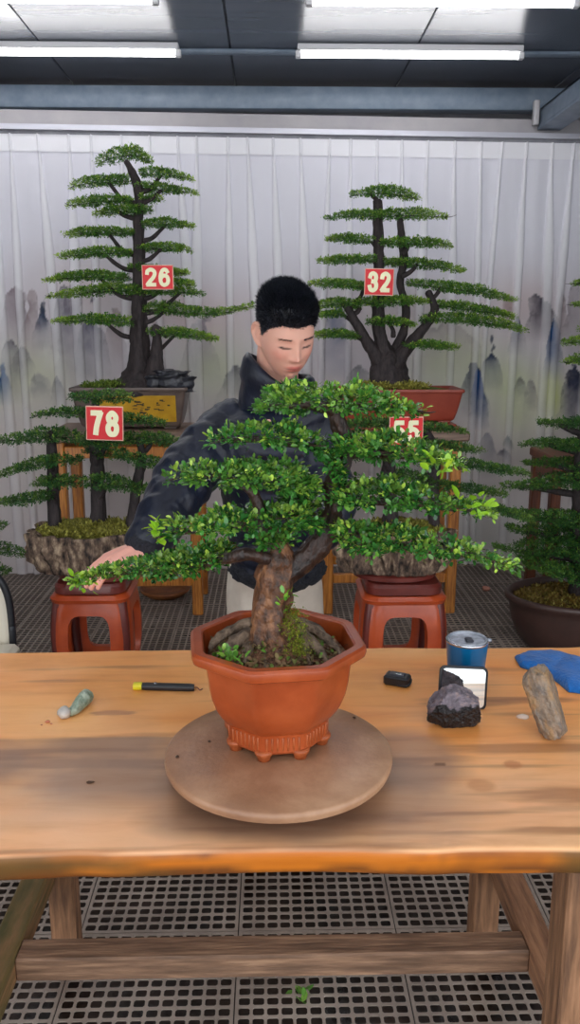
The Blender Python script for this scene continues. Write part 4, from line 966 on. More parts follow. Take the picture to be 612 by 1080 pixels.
# ------------------------------------------------------------------ foreground bonsai
PX, PY, PZ0 = P(292, 720, 1.255)[0], 1.262, TZ
tm = thing('potted_bonsai', 'large glossy green bonsai in an orange octagonal pot on the turntable', 'bonsai', (PX, PY, PZ0))
def octo(r, z, rc=.10, n=4, rot=math.radians(29)):
    pts = []
    cs = [np.array([math.cos(rot+k*PI/4), math.sin(rot+k*PI/4)])*r for k in range(8)]
    for k in range(8):
        c0, c, c1 = cs[k-1], cs[k], cs[(k+1) % 8]
        a = c+(c0-c)*rc; b = c+(c1-c)*rc
        for j in range(n):
            t = j/(n-1); q = a*(1-t)**2+c*2*t*(1-t)+b*t*t; pts.append((PX+q[0], PY+q[1], PZ0+z))
        for j in (1, 2, 3):
            q = b+(c1+(c-c1)*rc-b)*j/4; pts.append((PX+q[0], PY+q[1], PZ0+z))
    return np.array(pts)
prof = [(.078, .013), (.084, .012), (.087, .016), (.0875, .044), (.089, .047), (.094, .050), (.102, .060), (.110, .074), (.117, .092), (.121, .112), (.1235, .134), (.126, .150), (.127, .155), (.143, .158), (.148, .161), (.150, .168), (.149, .175), (.145, .1785), (.132, .1785), (.1285, .176), (.127, .168), (.124, .14), (.120, .11)]
V, Fc = loft([octo(r, z) for r, z in prof]); pot = mk('pot', V, Fc, M['terracotta'], tm, autos=33)
rot = math.radians(29)
mb = MB()
for k in range(8):
    c0 = np.array([math.cos(rot+k*PI/4), math.sin(rot+k*PI/4)])*.0878; c1 = np.array([math.cos(rot+(k+1)*PI/4), math.sin(rot+(k+1)*PI/4)])*.0878
    nrm = (c0+c1)/np.linalg.norm(c0+c1)
    for j in range(7):
        q = c0+(c1-c0)*(.12+.76*j/6); mb.add(*tube([(PX+q[0]-nrm[0]*.001, PY+q[1]-nrm[1]*.001, PZ0+.019, .0016), (PX+q[0], PY+q[1], PZ0+.041, .0018)], 8, 2))
mb.obj('fluted_band', M['terra_dark'], pot)
for k in range(8):
    a = rot+k*PI/4; c = np.array([PX+math.cos(a)*.076, PY+math.sin(a)*.076, PZ0])
    V, Fc = lathe(c, [(.006, .0), (.0085, .001), (.0095, .007), (.0125, .012), (.013, .017), (.009, .019)], 14, 1.2, 1.2); mk('foot', V, Fc, M['terra_dark'], tm)
# soil mound
def soil_mound():
    n = 70; g = np.linspace(-1, 1, n); X, Y = np.meshgrid(g, g); r = np.sqrt(X**2+Y**2)
    k = np.maximum(np.abs(X), np.abs(Y))/np.maximum(r, 1e-6); X2, Y2 = X*k, Y*k; rr = np.sqrt(X2**2+Y2**2)
    Z = .150+.040*np.exp(-(rr/.55)**2)+.008*fbm(np.stack([X2*5, Y2*5, 0*X], -1), 5, 40)
    V = np.stack([PX+X2*.1125, PY+Y2*.1125, PZ0+Z], -1).reshape(-1, 3); I = np.arange(n*n).reshape(n, n)
    Fq = np.stack([I[:-1, :-1], I[:-1, 1:], I[1:, 1:], I[1:, :-1]], -1).reshape(-1, 4)
    return mk('soil', V, Fq, M['soil'], tm)
soil_mound()
rng = np.random.default_rng(12)
C = []; D = []
for k in range(330):
    a, r = rng.uniform(0, 2*PI), math.sqrt(rng.uniform(.1, 1))*.100
    C.append((PX+math.cos(a)*r, PY+math.sin(a)*r, PZ0+.153+.034*math.exp(-(r/.061)**2)))
    D.append((rng.normal(), rng.normal(), .25))
C, D = np.array(C), np.array(D); D /= np.linalg.norm(D, axis=1)[:, None]
V, Fq, col = leaves(C, D, .010, 3, True, (62, 42, 28), (150, 118, 84), (96, 140, 50), spread=1, seed=3)
lt = mk('leaf_litter', V, Fq, M['leaf2'], tm, smooth=False, col=col); lt['label'] = 'dry brown and few green scraps on the soil'
V, Fq, col = leaves(np.array([P(237, 692, 1.2), P(252, 700, 1.17), P(246, 697, 1.18), P(241, 696, 1.19), P(233, 690, 1.21)]), np.tile([0, -.3, .95], (5, 1)), .014, 8, True, (60, 110, 40), (104, 156, 60), (150, 190, 80), seed=5)
mk('weed', V, Fq, M['leaf'], tm, smooth=False, col=col)
BM, BW = M['bark_main'], M['bark_wet']
trunk = limb(tm, [(288, 700, 40, 1.262), (288, 684, 34, 1.262), (287, 668, 25, 1.262), (286, 650, 20.5, 1.262), (287, 630, 19, 1.265), (290, 612, 19, 1.265), (293, 598, 18, 1.27), (294, 584, 16, 1.27), (290, 570, 11, 1.27), (286, 556, 7, 1.27)], 1.262, BM, 'trunk', 30, .28, .09, 3, fr=45)
for i, pts in enumerate(([(275, 662, 10), (255, 674, 9), (238, 688, 7), (226, 697, 3)], [(278, 668, 10), (262, 684, 8), (258, 700, 4)], [(296, 672, 11), (303, 690, 8), (306, 706, 4)], [(302, 658, 11), (320, 670, 9), (336, 686, 7), (346, 698, 3)], [(300, 654, 10), (328, 662, 7), (352, 680, 4), (360, 690, 2)], [(284, 676, 10), (280, 694, 7), (282, 708, 3)], [(272, 656, 8), (250, 662, 7), (230, 674, 5), (222, 684, 3)], [(306, 666, 8), (322, 684, 6), (328, 700, 3)])):
    q = [(x, y, r, 1.262-(y-672)/870*1.9) for (x, y, r) in pts]; limb(tm, q, 1.25, M['root'], 'root', 12, .45, .16, i, k=.8, fr=90)
C = []; D = []
for k in range(260):
    x = rng.normal(304, 7); y = rng.uniform(640, 690); C.append(P(x+(y-640)*.25, y, 1.243-(y-650)*.0013)); D.append((rng.normal(), -1, rng.normal()+.4))
C, D = np.array(C), np.array(D); D /= np.linalg.norm(D, axis=1)[:, None]
V, Fq, col = leaves(C, D, .0042, 6, False, (70, 84, 20), (120, 130, 36), (160, 160, 50), seed=9); mk('moss', V, Fq, M['leaf2'], trunk, smooth=False, col=col)
# limbs
limb(tm, [(300, 606, 13, 1.27), (318, 592, 13, 1.27), (336, 574, 13, 1.27), (348, 552, 12, 1.27), (352, 530, 10, 1.28), (352, 508, 10, 1.29), (362, 488, 9, 1.3), (366, 468, 8, 1.3), (356, 448, 9, 1.3), (354, 432, 9, 1.3), (358, 422, 5, 1.3)], 1.27, BW, 'branch', 18, .4, .1, 4, fr=60)
limb(tm, [(344, 566, 8, 1.27), (352, 545, 6, 1.25), (356, 530, 5, 1.24), (366, 518, 4, 1.24), (372, 510, 3, 1.24)], 1.27, BW, 'branch', 10, .4, .1, 6)
limb(tm, [(288, 586, 10, 1.27), (278, 568, 8, 1.26), (276, 550, 7, 1.26), (272, 530, 6, 1.26), (262, 515, 5, 1.26), (240, 508, 3, 1.26)], 1.27, BW, 'branch', 12, .4)
limb(tm, [(292, 580, 9, 1.27), (300, 562, 7, 1.28), (312, 540, 6, 1.3), (316, 520, 5, 1.3), (300, 508, 3, 1.3)], 1.27, BW, 'branch', 12, .4)
limb(tm, [(284, 590, 6, 1.25), (262, 584, 6, 1.24), (240, 588, 6, 1.25), (220, 594, 5, 1.3), (190, 600, 4, 1.38), (150, 604, 3, 1.46), (110, 608, 2, 1.55)], 1.27, BW, 'branch', 10, .5, .1, 7)
limb(tm, [(276, 556, 5, 1.26), (240, 556, 4, 1.26), (205, 560, 3, 1.27), (178, 563, 2, 1.3)], 1.27, BW, 'branch', 8, .4)
limb(tm, [(362, 486, 6, 1.3), (340, 474, 5, 1.3), (310, 468, 4, 1.3), (270, 464, 3, 1.3), (240, 466, 2, 1.3)], 1.3, BW, 'branch', 8, .4)
limb(tm, [(354, 520, 6, 1.28), (385, 528, 5, 1.26), (430, 530, 4, 1.26), (480, 538, 2, 1.28)], 1.3, BW, 'branch', 8, .4)
limb(tm, [(350, 546, 6, 1.27), (378, 566, 5, 1.24), (420, 576, 4, 1.24), (480, 584, 3, 1.28), (520, 592, 2, 1.3)], 1.3, BW, 'branch', 8, .4)
limb(tm, [(364, 480, 6, 1.3), (392, 478, 5, 1.3), (430, 480, 4, 1.3), (470, 488, 2, 1.3)], 1.3, BW, 'branch', 8, .4)
limb(tm, [(356, 436, 6, 1.3), (330, 428, 5, 1.28), (296, 428, 3, 1.28)], 1.3, BW, 'branch', 8, .4); limb(tm, [(356, 436, 6, 1.3), (385, 430, 4, 1.32), (425, 432, 2, 1.32)], 1.3, BW, 'branch', 8, .4)
MP = [([(271, 431, 6), (284, 424, 13), (310, 423, 18), (345, 421, 16), (380, 422, 17), (408, 426, 13), (428, 430, 7), (448, 434, 3)], 1.30, .085, 0, .1),
    ([(222, 467, 6), (242, 462, 9), (270, 458, 12), (300, 461, 14), (330, 468, 12), (346, 478, 8)], 1.28, .06, 0, .0),
    ([(178, 506, 7), (200, 500, 13), (240, 501, 17), (275, 502, 19), (310, 505, 19), (336, 514, 14)], 1.26, .085, 0, .08),
    ([(166, 562, 4), (188, 558, 10), (215, 553, 13), (245, 549, 16), (275, 547, 14), (305, 544, 17), (334, 549, 12)], 1.25, .085, 0, .0),
    ([(79, 612, 3, 1.58), (100, 607, 7, 1.54), (130, 602, 11, 1.48), (165, 599, 15, 1.42), (200, 592, 19, 1.36), (228, 586, 18, 1.31), (244, 582, 9, 1.28)], 1.4, .065, -.6, .0),
    ([(352, 468, 12), (380, 472, 17), (420, 474, 20), (450, 480, 15), (474, 487, 8), (485, 492, 4)], 1.27, .085, .3, .03),
    ([(352, 522, 14), (385, 523, 20), (430, 524, 19), (465, 531, 12), (495, 538, 8), (515, 541, 4)], 1.24, .085, .6, .0),
    ([(352, 558, 10), (380, 568, 17), (430, 570, 18), (465, 577, 12), (500, 583, 9), (522, 590, 8), (541, 597, 4)], 1.22, .08, .4, .0),
    ([(338, 476, 10), (352, 490, 15), (364, 506, 14), (360, 524, 10)], 1.26, .05, 0, .0),
    ([(268, 566, 7), (288, 572, 8), (305, 566, 6)], 1.24, .04, 0, .0),
    ([(300, 520, 10), (325, 530, 12), (345, 540, 8)], 1.3, .05, 0, 0.)]
for i, (sp, Yp, dr, tp, ts) in enumerate(MP):
    pad(tm, sp, Yp, dr, MAIN, dens=.62, tip=tp, seed=600+i, tw_mat=BW, tips=ts)
V, Fq, col = leaves(np.array([P(301, 634, 1.225), P(303, 628, 1.225), P(300, 640, 1.225)]), np.array([[.3, -.5, .8], [.6, -.4, .7], [-.3, -.5, .8]]), .012, 5, True, (70, 130, 40), (110, 170, 60), (150, 200, 70), seed=77); mk('shoot', V, Fq, M['leaf'], trunk, smooth=False, col=col)
for px_, py_, Y_ in ((496, 536, 1.2), (168, 560, 1.22), (83, 612, 1.56), (463, 490, 1.2)):
    V, Fq, col = leaves(np.array([P(px_, py_, Y_), P(px_+4, py_+2, Y_)]), np.array([[.1, -.5, .5], [.6, -.4, .2]]), .020, 8, True, (120, 176, 40), (160, 206, 50), (190, 220, 60), spread=1.3, seed=int(px_)); mk('shoot', V, Fq, M['leaf'], tm, smooth=False, col=col)

# ------------------------------------------------------------------ things on the table
def OnT(px, py): return PZ(px, py, ZT)
# knife-like black tool with yellow end
c0, c1 = OnT(141, 727), OnT(205, 728.5)
tk = thing('folding_tool', 'slim black handheld tool with a bright yellow end, lying left of the octagonal pot', 'tool', ((c0[0]+c1[0])/2, (c0[1]+c1[1])/2, ZT))
def bar(x0, x1, ya, yb, r, hh, n=20, e=3.):
    rings = []
    for t in np.linspace(0, 1, 12):
        x = x0+(x1-x0)*t; y = ya+(yb-ya)*t; s = 1-.12*(max(0, t-.93)/.07)**2-.1*(max(0, .07-t)/.07)**2
        a = np.arange(n)/n*2*PI; pe = (abs(np.cos(a))**e+abs(np.sin(a))**e)**(-1/e)
        rings.append(np.stack([x+0*a, y+np.cos(a)*pe*r*s, ZT+hh+np.sin(a)*pe*hh*s], 1))
    return loft(rings)
dxk = c1[0]-c0[0]
V, Fc = bar(c0[0]+dxk*.13, c1[0], c0[1], c1[1], .0085, .0068); mk('handle', V, Fc, M['black'], tk, autos=40)
V, Fc = bar(c0[0], c0[0]+dxk*.14, c0[1]-.0005, c0[1], .0088, .0071); o = mk('end_cap', V, Fc, M['yellow'], tk, autos=40); o['label'] = 'bright yellow end cap'
V, Fc = lathe((c0[0]+dxk*.36, c0[1]-.001, ZT+.0130), [(.0035, 0), (.003, .0016), (.001, .002)], 14); mk('button', V, Fc, M['chrome'], tk)
V, Fc = tube([(c1[0], c1[1], ZT+.007, .0012), (c1[0]+.006, c1[1]+.002, ZT+.006, .0012), (c1[0]+.011, c1[1]-.001, ZT+.002, .0012), (c1[0]+.016, c1[1]+.004, ZT+.002, .0012)], 6, 4); mk('cord', V, Fc, M['stool_dark'], tk)
# green stone with quartz knob
q0, q1, q2, q3 = OnT(74, 756), OnT(80, 752), OnT(88, 745), OnT(93, 741)
V, Fc = tube([(q0[0], q0[1], ZT+.008, .007), (q1[0], q1[1], ZT+.010, .0105), (q2[0], q2[1], ZT+.014, .0145), (q3[0], q3[1], ZT+.016, .0130)], 28, 8, .22, fr=60, seed=8)
V = V+(np.abs(fbm(V*70, 3, 14))*.004)[:, None]*np.array([1, -1, .6]); V[:, 2] = np.maximum(V[:, 2], ZT)
js = tag(mk('green_stone', V, Fc, M['jade'], origin=(q1[0], q1[1], ZT)), 'small pale green stone with a whitish knob, lying on the left of the table', 'stone')
c2 = OnT(68, 757)
V, Fc = lathe((c2[0], c2[1], ZT), [(.004, .0), (.010, .002), (.013, .009), (.012, .015), (.007, .020), (.001, .021)], 18); V = V+(fbm(V*90, 3, 4)*.0022)[:, None]; mk('white_knob', V, Fc, M['quartz'], js)
for k, (x, y, s) in enumerate(((50, 762, .010), (44, 765, .005), (54, 764, .005))):
    c = OnT(x, y); rock('wood_chip', ('largest', 'smallest', 'middle')[k]+' of the three reddish crumbs beside the green stone at the left', 'crumb', (c[0], c[1], ZT), (s, s*.8, s*.5), mat('chip%d' % k, S(196, 120, 90), .8), 20+k, res=3)
for k, (x, y, lab) in enumerate(((95, 826, 'small dark leaf scrap lying on the grey left part of the table'), (526, 681, ''))):
    if not lab: continue
    c = OnT(x, y); V, Fc = lathe((c[0], c[1], ZT), [(.0005, .0), (.006, .001), (.005, .003), (.001, .004)], 9, 1.1, .5); V = V+(fbm(V*160, 2, 4)*.0015)[:, None]; tag(mk('leaf_scrap', V, Fc, M['crumb'], origin=(c[0], c[1], ZT)), lab, 'leaf')
for k, (x, y, lab) in enumerate(((374, 758, 'tiny dark soil crumb on the turntable, right of the pot'), (221, 783, 'tiny dark soil crumb on the turntable, left of the pot'), (187, 799, 'small curved bark scrap on the left rim of the turntable'))):
    c = PZ(x, y, TZ); rock('soil_crumb', lab, 'crumb', (c[0], c[1], TZ), (.006, .005, .004), M['crumb'], 30+k, res=3)
# small black device
c = OnT(420, 724)
td = thing('action_camera', 'small black box-shaped gadget with rounded corners, on the table right of the octagonal pot', 'gadget', (c[0], c[1]+.012, ZT))
Rz = Matrix.Rotation(math.radians(-24), 3, 'Z')
def rotc(V, c, R): return (np.asarray(V)-c) @ np.array(R).T+c
cc_ = np.array([c[0], c[1]+.012, ZT])
def part(name, V, Fc, m, t, c, R, **k): return mk(name, rotc(V, c, R), Fc, m, t, **k)
V, Fc = bevbox(cc_[0]-.026, cc_[0]+.026, cc_[1]-.016, cc_[1]+.016, ZT, ZT+.021, .004); part('body', V, Fc, M['black'], td, cc_, Rz, smooth=False)
V, Fc = bevbox(cc_[0]-.016, cc_[0]+.016, cc_[1]-.009, cc_[1]+.010, ZT+.019, ZT+.0235, .002); part('top_plate', V, Fc, M['dgrey'], td, cc_, Rz, smooth=False)
V, Fc = bevbox(cc_[0]-.004, cc_[0]+.010, cc_[1]-.006, cc_[1]-.001, ZT+.0233, ZT+.0245, .0005); part('label_strip', V, Fc, M['chrome'], td, cc_, Rz, smooth=False)
V, Fc = tube([(cc_[0]+.006, cc_[1]-.0155, ZT+.004, .0022), (cc_[0]+.026, cc_[1]-.012, ZT+.006, .0022), (cc_[0]+.027, cc_[1]+.008, ZT+.010, .0022), (cc_[0]+.018, cc_[1]+.0155, ZT+.012, .0022)], 8, 6); part('strap', V, Fc, M['black'], td, cc_, Rz)
V, Fc = bevbox(cc_[0]-.0265, cc_[0]-.022, cc_[1]-.006, cc_[1]+.006, ZT+.004, ZT+.015, .001); part('button', V, Fc, M['dgrey'], td, cc_, Rz, smooth=False)
# tumbler
bY = OnT(492, 722)[1]
cT = P(493, 675, bY); zrim = cT[2]; rT = 22.5*mpp(bY, 675); cT = np.array([cT[0], bY, ZT])
tb = thing('tumbler', 'blue insulated tumbler with a clear lid, standing behind the small mirror', 'cup', cT)
hT = zrim-ZT-.002
V, Fc = lathe(cT, [(rT*.78, .0), (rT*.80, .003), (rT*.86, hT*.35), (rT*.96, hT*.9), (rT*.98, hT), (rT*.93, hT+.001), (rT*.9, hT-.01)], 56); mk('cup_body', V, Fc, M['blue'], tb, autos=50)
V, Fc = lathe(cT, [(rT*.97, hT-.001), (rT*1.0, hT+.001), (rT*1.0, hT+.004), (rT*.96, hT+.005), (rT*.93, hT+.004), (rT*.93, hT-.006)], 56, cap0=False, cap1=False); mk('steel_rim', V, Fc, M['chrome'], tb)
V, Fc = lathe(cT, [(rT*.93, hT-.002), (rT*.94, hT+.006), (rT*.90, hT+.0075), (rT*.84, hT+.0065), (rT*.80, hT+.003), (rT*.3, hT+.003), (rT*.05, hT+.003)], 56); ld = mk('lid', V, Fc, M['lid'], tb, autos=50); ld['label'] = 'clear grey drinking lid'
MB().box(cT[0]-.006, cT[0]+.010, cT[1]-.018, cT[1]+.002, ZT+hT+.003, ZT+hT+.008, .002).obj('slider', M['dgrey'], ld, smooth=False)
V, Fc = lathe((cT[0]+rT*.98, cT[1]-.006, ZT+hT+.001), [(.004, 0), (.006, .001), (.006, .005), (.004, .006)], 16); mk('lid_tab', V, Fc, M['lid'], ld)
# mirror
mY = OnT(487, 748)[1]
L0, L1 = P(462.5, 705, mY+.006), P(514, 706, mY+.004); ztm = P(488, 706, mY)[2]
tmi = thing('small_mirror', 'small rounded rectangular mirror with a black frame, propped between the tumbler and the black rock', 'mirror', ((L0[0]+L1[0])/2, mY, ZT))
mc = np.array([(L0[0]+L1[0])/2, mY, ZT]); mw, mh = (L1[0]-L0[0]), ztm-ZT+.002
Rt = Matrix.Rotation(math.radians(3), 3, 'Y') @ Matrix.Rotation(math.radians(-9), 3, 'X')
def rrect(w, h, r, y, n=6):
    pts = []
    for (sx, sz, a0) in ((1, 1, 0), (-1, 1, PI/2), (-1, -1, PI), (1, -1, 1.5*PI)):
        for k in range(n):
            a = a0+k/(n-1)*PI/2; pts.append((mc[0]+sx*(w/2-r)+math.cos(a)*r, mc[1]+y, ZT+mh/2+sz*(h/2-r)+math.sin(a)*r))
    return np.array(pts)
V, Fc = loft([rrect(mw-.004, mh-.004, .010, .004), rrect(mw, mh, .011, .003), rrect(mw, mh, .011, -.003), rrect(mw-.003, mh-.003, .010, -.004), rrect(mw-.008, mh-.008, .008, -.004), rrect(mw-.009, mh-.009, .008, -.002)])
part('frame', V, Fc, M['black'], tmi, mc, Rt, autos=50)
V, Fc = loft([rrect(mw-.009, mh-.009, .008, -.0022), rrect(mw-.009, mh-.009, .008, -.003)]); part('mirror_glass', V, Fc, M['mirror'], tmi, mc, Rt, smooth=False)
# faceted rocks
def cut_rock(name, label, c, dims, m, planes, R, colf, seed, rough=.04, fr=5, nrand=14):
    import bmesh
    rng = np.random.default_rng(seed); bm = bmesh.new(); bmesh.ops.create_icosphere(bm, subdivisions=6, radius=1)
    D = np.array([v.co[:] for v in bm.verts]); Fc = [tuple(v.index for v in f.verts) for f in bm.faces]; bm.free(); D /= np.linalg.norm(D, axis=1)[:, None]
    nr = np.array([p[:3] for p in planes], float); nr /= np.linalg.norm(nr, axis=1)[:, None]; hh = np.array([p[3] for p in planes])
    ra = rng.normal(0, 1, (nrand, 3)); ra /= np.linalg.norm(ra, axis=1)[:, None]; nr = np.vstack([nr, ra]); hh = np.r_[hh, rng.uniform(.95, 1.15, nrand)]
    dot = D @ nr.T; r = np.where(dot > .03, hh/np.maximum(dot, .03), 9).min(1)
    r *= 1+rough*fbm(D*fr, 4, seed)+rough*.7*np.abs(fbm(D*fr*3, 3, seed+3))+rough*.3*fbm(D*fr*9, 2, seed+5)
    U = D*r[:, None]; V = U*np.array(dims)/2 @ np.array(R).T; V[:, 2] -= V[:, 2].min(); V += np.array(c)
    return tag(mk(name, V, Fc, m, autos=24, origin=c, col=colf(U)), label, 'rock')
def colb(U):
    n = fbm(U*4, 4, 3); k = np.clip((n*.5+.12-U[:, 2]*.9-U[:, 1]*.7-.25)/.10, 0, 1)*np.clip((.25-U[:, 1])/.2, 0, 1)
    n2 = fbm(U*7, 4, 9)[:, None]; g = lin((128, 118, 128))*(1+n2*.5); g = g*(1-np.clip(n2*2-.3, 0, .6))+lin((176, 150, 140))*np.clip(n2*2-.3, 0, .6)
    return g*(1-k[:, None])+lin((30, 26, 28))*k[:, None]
M['rockc'] = mat('rock_fracture', S(128, 128, 128), .42, S(255, 255, 255), 60, attr=True, bump=1, bscale=90, lo=.2, hi=.6)
M['rockc'].node_tree.nodes['Color Ramp'].color_ramp.elements[0].color = (.45, .43, .42, 1)
c = OnT(483, 772)
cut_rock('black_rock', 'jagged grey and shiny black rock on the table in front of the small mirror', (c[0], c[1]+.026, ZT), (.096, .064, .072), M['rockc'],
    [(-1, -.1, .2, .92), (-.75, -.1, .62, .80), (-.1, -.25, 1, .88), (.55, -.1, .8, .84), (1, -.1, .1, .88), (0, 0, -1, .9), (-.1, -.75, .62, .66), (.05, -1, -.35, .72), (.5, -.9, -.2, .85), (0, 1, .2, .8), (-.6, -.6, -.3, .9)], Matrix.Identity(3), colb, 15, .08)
def colt(U):
    n = fbm(U*np.array([5, 5, 2]), 4, 3)[:, None]; n2 = fbm(U*3+9, 4, 9)[:, None]; g = lin((150, 132, 114))*(1+n*.5)
    a = np.clip(n2*3-.2, 0, .7); g = g*(1-a)+lin((176, 138, 92))*a; a = np.clip(-n2*3-.5, 0, .6); return g*(1-a)+lin((116, 112, 110))*a
c = OnT(588, 787)
Rr = Matrix.Rotation(math.radians(-16), 3, 'Y') @ Matrix.Rotation(math.radians(-24), 3, 'X') @ Matrix.Rotation(math.radians(-32), 3, 'Z')
cut_rock('brown_rock', 'long upright brown-grey rock leaning back on the table at the right, beside the blue cloth', (c[0]-.012, c[1]+.048, ZT), (.062, .054, .132), M['rockc'],
    [(-1, 0, .05, .72), (1, .05, -.06, .74), (0, -1, .04, .72), (0, 1, .1, .8), (-.25, .2, 1, .88), (.35, -.3, 1, .98), (0, .1, -1, .93), (.6, -.1, -1, 1.05), (-.7, -.7, -.2, .85), (.7, -.7, .1, .9), (-.5, 0, -1, 1.0)], Rr, colt, 22, .05, fr=4, nrand=10)
c = OnT(551, 757)
V, Fc = lathe((c[0], c[1], ZT), [(.001, .0), (.012, .0005), (.010, .004), (.003, .007), (.0005, .006)], 14, 1.0, .8); V = V+(fbm(V*120, 3, 4)*.003)[:, None]*np.array([1, 1, .6]); V[:, 2] = np.maximum(V[:, 2], ZT)
tag(mk('plastic_scrap', V, Fc, M['paper'], origin=(c[0], c[1], ZT)), 'crumpled clear plastic scrap beside the foot of the brown rock', 'scrap')
# blue cloth
def cloth():
    out = [(543, 696), (556, 690), (580, 688), (596, 692), (612, 696), (640, 704), (650, 725), (620, 733), (600, 731), (590, 722), (575, 712), (560, 708), (548, 704)]
    O = np.array([OnT(*p)[:2] for p in out]); C0 = O.mean(0); n = 96; a = np.linspace(0, 1, n, endpoint=False)*len(O)
    R = []
    for t in a:
        i = int(t); f = t-i; f = f*f*(3-2*f); R.append(O[i]*(1-f)+O[(i+1) % len(O)]*f)
    R = np.array(R); rings = []
    for s, h in ((.2, .028), (.4, .027), (.6, .026), (.78, .024), (.9, .020), (.97, .014), (1.0, .008), (1.0, .004), (.97, .0)):
        xy = C0+(R-C0)*s; z = ZT+h*.7+0*xy[:, 0]+(.006*fbm(np.stack([xy[:, 0]*28, xy[:, 1]*28, 0*xy[:, 0]], -1), 3, 6) if h > .001 else 0)
        rings.append(np.stack([xy[:, 0], xy[:, 1], np.maximum(z, ZT)], 1))
    V, Fc = loft(rings[::-1]); o = mk('blue_cloth', V, Fc, M['cloth'], origin=(C0[0], C0[1], ZT)); return tag(o, 'folded bright blue cloth lying at the right end of the table', 'cloth')
cloth()

# ------------------------------------------------------------------ the person
HC = P(301, 352, 2.0)                      # centre of the head
yaw, pit, rol = math.radians(20), math.radians(26), math.radians(-4)
Rh = np.array(Matrix.Rotation(yaw, 3, 'Z') @ Matrix.Rotation(pit, 3, 'X') @ Matrix.Rotation(rol, 3, 'Y'))
HS = .885
def h2w(v): return np.asarray(v)*HS @ Rh.T+HC
def w2h(v): return (np.asarray(v)-HC) @ Rh/HS
def head_local():
    nt, npz = 110, 90; rings = []
    for i in range(1, npz):
        ph = -PI/2+PI*i/npz; z = math.sin(ph); c = math.cos(ph)
        a = np.arange(nt)/nt*2*PI; rings.append(np.stack([np.cos(a)*c, np.sin(a)*c, z+0*a], 1))
    V, Fc = loft(rings)
    x, y, z = V.T.copy(); ex = .070
    e = (np.abs(x)**2.3+np.abs(y)**2.3+np.abs(z)**2.3)**(-1/2.3); x, y, z = x*e, y*e, z*e
    X = x*ex; Y = y*.094; Z = z*.112
    lo = np.clip(-z, 0, 1)
    X = X*(1-.34*lo**1.6); fr = Y < 0
    Y = np.where(fr, Y*(1-.10*lo**2), Y*(1-.45*lo**1.2))
    Y = Y-.012*lo**1.5
    X = X*(1-.10*np.clip(z-.3, 0, 1))
    g = lambda cx, cz, sx, sz: np.exp(-((X-cx)/sx)**2-((Z-cz)/sz)**2)*fr
    d = np.zeros_like(X)
    d += .0045*(g(.028, .030, .022, .008)+g(-.028, .030, .022, .008))          # brows
    d -= .0075*(g(.030, .010, .016, .012)+g(-.030, .010, .016, .012))          # sockets
    d += .0060*(g(.030, .008, .0125, .0085)+g(-.030, .008, .0125, .0085))      # lids
    d -= .0016*(g(.030, .0035, .013, .0022)+g(-.030, .0035, .013, .0022))      # lid slit
    d += .007*g(0, .012, .008, .022)+.013*g(0, -.010, .0085, .017)+.016*g(0, -.024, .0105, .0095)+.007*(g(.012, -.027, .0065, .0065)+g(-.012, -.027, .0065, .0065))
    d += .0045*(g(.040, -.016, .020, .018)+g(-.040, -.016, .020, .018))        # cheeks
    d -= .002*g(0, -.040, .010, .005)
    d += .006*g(0, -.058, .026, .020)
    d += .0038*g(0, -.0515, .020, .0042)+.0045*g(0, -.0625, .017, .0048); d -= .0036*g(0, -.0568, .023, .0018); d -= .0035*g(0, -.073, .018, .0055)
    d += .008*g(0, -.092, .018, .013)
    V = np.stack([X, Y-d, Z], 1)
    return V, Fc
B = MB()
V, Fc = head_local(); B.add(h2w(V), Fc)
for s in (-1, 1):       # ears with rim and hollow
    def ear(pts, n=10): return tube([(*h2w((p[0]*s, p[1], p[2])), p[3]) for p in pts], n, 4)
    B.add(*ear([(.066, .012, -.022, .008), (.069, .014, 0, .010), (.068, .012, .018, .009)]))
    B.add(*ear([(.068, .004, -.030, .0055), (.077, .014, -.020, .0050), (.084, .026, .0, .0045), (.084, .026, .018, .0045), (.079, .016, .030, .0045), (.071, .004, .026, .0045)]))
# skeleton
def W_(px, py, Y): return P(px, py, Y)
neck0 = W_(293, 420, 2.12); pelv = W_(290, 612, 2.16); chest = W_(290, 470, 2.13); waist = W_(292, 560, 2.15)
shR = W_(241, 450, 2.14); elR = W_(190, 508, 1.99); wrR = W_(150, 580, 1.845)
shL = W_(338, 452, 2.10); elL = W_(350, 535, 2.0); wrL = W_(322, 572, 2.06)
def T_(pts, n=14, m=5, **k): return tube([(*p, r) for p, r in pts], n, m, **k)
B.add(*T_([(h2w((0, .03, -.04)), .052), (h2w((0, .04, -.09)), .052), (neck0, .056), (neck0*.5+chest*.5, .085)], 20))
B.add(*tube([(*(neck0*.6+chest*.4), .085), (*chest, .105), (*waist, .088), (*pelv, .075)], 24, 6, sx=1.2, up=[0, 1, 0]))
for s_, e_, w_ in ((shR, elR, wrR), (shL, elL, wrL)):
    B.add(*T_([(neck0*.3+chest*.7, .06), (s_, .046), (s_*.5+e_*.5, .040), (e_, .034), (e_*.5+w_*.5, .032), (w_, .024)], 14))
